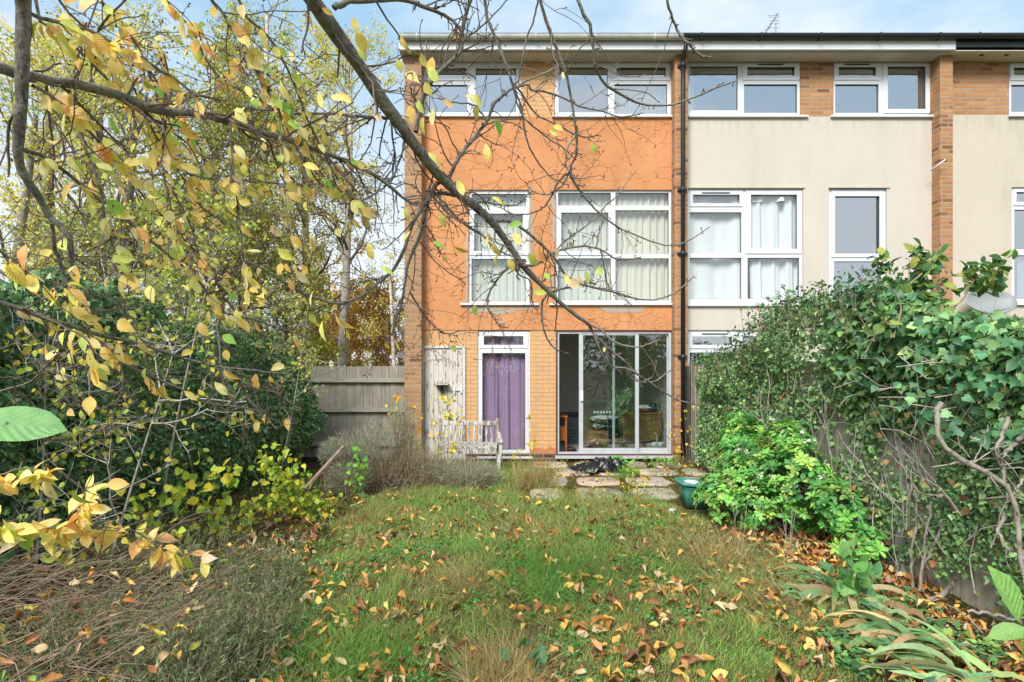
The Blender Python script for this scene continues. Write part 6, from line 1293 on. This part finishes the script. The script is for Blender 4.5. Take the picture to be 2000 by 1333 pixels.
cb('G6', [(175, 660), (176, 700), (174, 760), (178, 790)], 5, 4, 1.5, 1.5, .3, None, .2)
cb('G7', [(172, 650), (130, 690), (95, 710), (60, 745), (0, 765)], 6, 3, 1.6, 2.0, .8)
cb('G8', [(-30, 470), (30, 510), (70, 545), (120, 555), (160, 575)], 5, 3, 1.2, 1.5, .8, None, .8)
cb('G9', [(230, 703), (240, 740), (215, 760), (180, 765), (140, 770)], 5, 3, 0, 0, .8, 'C2')
cb('G10', [(235, 708), (240, 750), (230, 780), (200, 798), (172, 792)], 4, 3, 0, 0, .8, 'C2')
cb('F1', [(-60, 1015), (0, 1024), (45, 1030), (90, 1033), (135, 1030), (204, 1030), (260, 1038), (330, 1068), (420, 1085)], 6, 2.5, 1.15, 1.5, .3, None, 3)
cb('F2', [(140, 1030), (155, 1000), (160, 975), (168, 955), (200, 940), (235, 918)], 4, 2.5, 0, .1, .3, 'F1', 2.5)
cb('F3', [(-60, 925), (-10, 930), (40, 915), (100, 920)], 4, 2.5, 1.1, 1.2, .2, None, 2.5)
t = thing('cherry_tree', 'grey barked cherry tree reaching over the garden from the left with yellow autumn leaves', 'tree', (-1.9, .25, 0))
keys = list(CB); S = np.stack([CB[k]['P'] for k in keys]); Rr = np.stack([CB[k]['R'] for k in keys]); dens = np.array([CB[k]['dens'] for k in keys]); lvw = np.array([CB[k]['lv'] for k in keys])
# trunk and the big limbs that carry the visible branches, standing left of the camera out of the picture
TR = [[(-1.9, .25, -.05), (-1.88, .25, .8), (-1.85, .3, 1.7), (-1.9, .35, 2.6), (-1.7, .5, 3.4), (-1.2, .9, 3.7)], [(-1.2, .9, 3.7), (-.95, 1.3, 3.35), tuple(S[keys.index('A'), 0])], [(-1.86, .3, 1.9), (-1.75, .8, 2.25), tuple(S[keys.index('B'), 0])], [(-1.7, .5, 3.4), (-1.5, .95, 3.1), tuple(S[keys.index('C'), 0])],
      [(-1.87, .25, 1.2), (-1.7, .8, 1.7), tuple(S[keys.index('Dd'), 0])], [(-1.88, .25, .8), (-1.7, .7, 1.1), tuple(S[keys.index('F1'), 0])], [(-1.87, .25, .9), (-1.6, .7, 1.35), tuple(S[keys.index('F3'), 0])], [(-1.86, .3, 1.9), (-1.7, .7, 1.9), tuple(S[keys.index('G8'), 0])]]
for k in ('H1', 'H2', 'H3', 'H4', 'H5', 'E4', 'E5', 'E6', 'E7', 'E9', 'E10'):
    TR.append([(-1.2, .9, 3.7), tuple((np.array((-1.2, .9, 3.7)) + S[keys.index(k), 0]) / 2 + [0, 0, .35]), tuple(S[keys.index(k), 0])])
TP = np.stack([catmull(l, 28) for l in TR]); TRr = np.array([[.12, .075], [.07, CB['A']['R'][0]], [.05, CB['B']['R'][0]], [.045, CB['C']['R'][0]], [.03, CB['Dd']['R'][0]], [.012, CB['F1']['R'][0]], [.01, CB['F3']['R'][0]], [.014, CB['G8']['R'][0]]] + [[.03, CB[k]['R'][0]] for k in ('H1', 'H2', 'H3', 'H4', 'H5', 'E4', 'E5', 'E6', 'E7', 'E9', 'E10')])
TRr = TRr[:, :1] + (TRr[:, 1:] - TRr[:, :1]) * np.linspace(0, 1, 28)[None]
V, q = tubes(TP, TRr, 12); mesh_np('trunk', V, [q], M['cherry'], t)
# knobbly noise on the limbs
S2 = S + rng.normal(size=S.shape) * (Rr[..., None] * .05 + .001)
for j, k in enumerate(keys): S2[j, 0] = S[j, 0]
big = Rr[:, 0] > .008
T1, R1 = grow(S2, Rr, 820, (.06, .38), (28, 70), K=8, wob=.17, grav=.015, rk=.42, rmin=.0013, t0=.05, w=dens, tip=.6)
R1 = np.minimum(R1, .0042 * R1 / R1[:, :1]); px1 = 1000 + T1[:, -1, 0] / T1[:, -1, 1] * F; ok = (px1 < 1290) & ((px1 < 1000) | (rng.random(len(T1)) < .5)) & (T1[..., 1].min(1) > .9); T1, R1 = T1[ok], R1[ok]
T2, R2 = grow(T1, R1, 800, (.05, .24), (30, 70), K=6, wob=.17, rk=.7, rmin=.0011, tip=.7); px2 = 1000 + T2[:, -1, 0] / T2[:, -1, 1] * F; ok = (px2 < 1280) & ((px2 < 960) | (rng.random(len(T2)) < .35)); T2, R2 = T2[ok], R2[ok]
def spurs(Pn, Rn, n, w=None): return grow(Pn, Rn, n, (.008, .032), (50, 85), K=3, wob=.1, rk=.5, rmin=.0016, tip=.9, t0=.1, w=w)
s1 = spurs(S2, Rr, 650, (Rr.mean(1) < .009) * 1.0 + .05); s2 = spurs(T1, R1, 800); s3 = spurs(T2, R2, 300)
V, Fq = join([tubes(S2[big], Rr[big], 14), tubes(S2[~big], Rr[~big], 8)]); mesh_np('limbs', V, [np.concatenate(Fq)], M['cherry'], t)
V, Fq = join([tubes(T1, R1, 6), tubes(T2, R2, 5), tubes(s1[0], s1[1], 4), tubes(s2[0], s2[1], 4), tubes(s3[0], s3[1], 4)]); mesh_np('twigs', V, [np.concatenate(Fq)], M['twig'], t)
# buds at spur and twig ends
E = np.concatenate([s1[0][:, -1], s2[0][:, -1], s3[0][:, -1], T1[:, -1], T2[:, -1]]); ED = np.concatenate([norm(a[:, -1] - a[:, -2]) for a in (s1[0], s2[0], s3[0], T1, T2)])
m = 3; E = np.repeat(E, m, 0); ED = norm(np.repeat(ED, m, 0) + rng.normal(size=(len(E), 3)) * .45); n = len(E); ln = rng.uniform(.005, .009, n)[:, None]
bp = np.stack([E, E + ED * ln * .45, E + ED * ln], 1); V, q = tubes(bp, np.tile(np.array([[.001, .0019, .0003]]), (n, 1)), 5); mesh_np('buds', V, [q], M['bud'], t)
# leaves: hang from twigs, dense on the left
G = np.concatenate([S2, ], 0); wS = lvw * np.linalg.norm(np.diff(S2, axis=1), axis=2).sum(1)
nl = 640; i = rng.choice(len(S2), nl, p=wS / wS.sum()); k = rng.integers(2, 27, nl); posA = S2[i, k]
pxe = 1000 + T1[:, -1, 0] / T1[:, -1, 1] * F; pye = HY - (T1[:, -1, 2] - H) / T1[:, -1, 1] * F
pr = np.where(pxe < 380, 1.0, np.where(pxe < 700, .4, .04)) * np.where(pye > 700, .3, 1); pr = pr / pr.sum(); i2 = rng.choice(len(T1), 330, p=pr); k2 = rng.integers(3, 8, 330); posB = T1[i2, k2]
ex = [(545, 150, 1.75), (560, 235, 1.8), (585, 320, 1.8), (620, 170, 1.75), (640, 185, 1.75), (655, 175, 1.8), (690, 25, 1.8), (690, 55, 1.75), (692, 85, 1.8), (720, 210, 1.9), (650, 610, 1.6), (632, 620, 1.6), (620, 560, 1.7), (585, 510, 1.7), (605, 450, 1.8), (780, 65, 2), (772, 110, 2), (785, 140, 2), (822, 95, 2), (835, 125, 2), (845, 105, 2), (826, 155, 2), (815, 190, 2.05), (800, 200, 2.05), (830, 220, 2.05), (845, 205, 2), (860, 190, 2.05), (905, 190, 2.1), (915, 180, 2.1), (935, 200, 2.1), (960, 230, 2.1), (1068, 250, 2.2), (1075, 245, 2.2), (948, 275, 2.1), (830, 295, 2.1), (880, 480, 2.2), (955, 455, 2.3), (960, 465, 2.3), (990, 445, 2.3), (1000, 452, 2.3), (975, 495, 2.35), (990, 500, 2.35), (1030, 490, 2.4), (1080, 480, 2.4), (1100, 530, 2.5), (1105, 545, 2.5), (1060, 530, 2.45), (1140, 525, 2.6), (1165, 520, 2.6), (1130, 535, 2.6), (955, 385, 2.3), (790, 400, 2.1), (805, 445, 2.1), (720, 465, 2), (740, 520, 2), (700, 400, 2), (840, 470, 2.2), (1035, 570, 2.5), (1045, 480, 2.4), (890, 345, 2.2)]
posC = np.array([P(a, b, d) for a, b, d in ex]); pos = np.concatenate([posA, posB, posC]); n = len(pos)
dn = norm(rng.normal(size=(n, 3)) * .42 + np.array([.45, -.05, -.85])); sz = rng.uniform(.028, .064, n); sz[-len(ex):] = rng.uniform(.045, .068, len(ex)); start = pos + dn * .012
low = (HY - (pos[:, 2] - H) / pos[:, 1] * F) > 850; dn[low] = norm(dn[low] * [1, 1, .35] + rng.normal(size=(low.sum(), 3)) * .5); sz[low] = rng.uniform(.032, .056, low.sum())
lc = palette(['#fce086', '#fad478', '#fae8a0', '#eee480', '#d2de78', '#f8c07c', '#9cc45c', '#f8e0b8'], n, [5, 4, 4, 2.6, 2, 1.5, 1, 1.2], .08)
leaves('leaves', CHERRY, start, dn, norm(rng.normal(size=(n, 3)) * .36 + np.array([-.25, -1, .4])), sz, lc, M['leaf'], t, wid=rng.uniform(.85, 1.2, n))
o = leaves('near_leaf', strip_leaf(serrate([.02, .15, .21, .25, .26, .25, .22, .14, .01], 60, .006), .12, .12), np.array([P(-70, 826, .8)]), norm(np.array([[1, .1, -.02]])), norm(np.array([[.1, -.9, 1.]])), np.array([.128]), np.array([hexc('#7aa868')]), M['leaf'], t, wid=np.array([1.]))

tree('elder_bush', 'loose green and yellow bush with arching twigs breaking through the top of the left hedge', -3.75, 5.6, 2.75, .013, (.3, 0), ((14, .4, .9), (70, .25, .6), (300, .12, .3)), 1100, (.035, .06), ['#9cac60', '#7c9458', '#b8bc64', '#d0c86c'], 'paleb', .3, ang=(35, 75), tpl=OVAL, trunks=2, group='bushes rising from the left hedge', cat='bush')
tree('elder_bush', 'yellowing leafy bush at the far end of the left ivy hedge', -3.5, 7.9, 2.6, .012, (.2, 0), ((14, .4, .9), (70, .25, .6), (300, .12, .3)), 1500, (.03, .055), ['#b8bc64', '#a4b05c', '#d0c868', '#84965c'], 'paleb', .3, ang=(35, 75), tpl=OVAL, trunks=2, group='bushes rising from the left hedge', cat='bush')
tree('elder_bush', 'nearly leafless twiggy grey bush in front of the dark hedge on the left', -3.2, 4.1, 1.9, .012, (.1, .3), ((14, .4, 1.0), (70, .25, .6), (260, .1, .3)), 500, (.04, .06), ['#9aac4c', '#c8b850'], 'paleb', .25, ang=(35, 80), tpl=OVAL, trunks=2, group='bushes rising from the left hedge', cat='bush')

tree('ash_tree', 'soft yellow green tree filling the gap above the far end of the left hedge', TX(420, 13), 13.0, 4.6, .09, (.3, 0), ((24, .9, 1.9), (140, .5, 1.0), (800, .2, .5)), 8000, (.04, .07), ['#c4c470', '#b0b868', '#d8cc78', '#a0ac64'], 'bark', .1)
tree('hawthorn_tree', 'dense dark green tree behind the nearest part of the left hedge', TX(230, 9.5), 9.5, 3.9, .1, (0, 0), ((22, .9, 1.8), (130, .5, 1.0), (700, .2, .5)), 9000, (.035, .065), ['#86a05c', '#72905a', '#9cb068', '#667f50'], 'bark', .1)
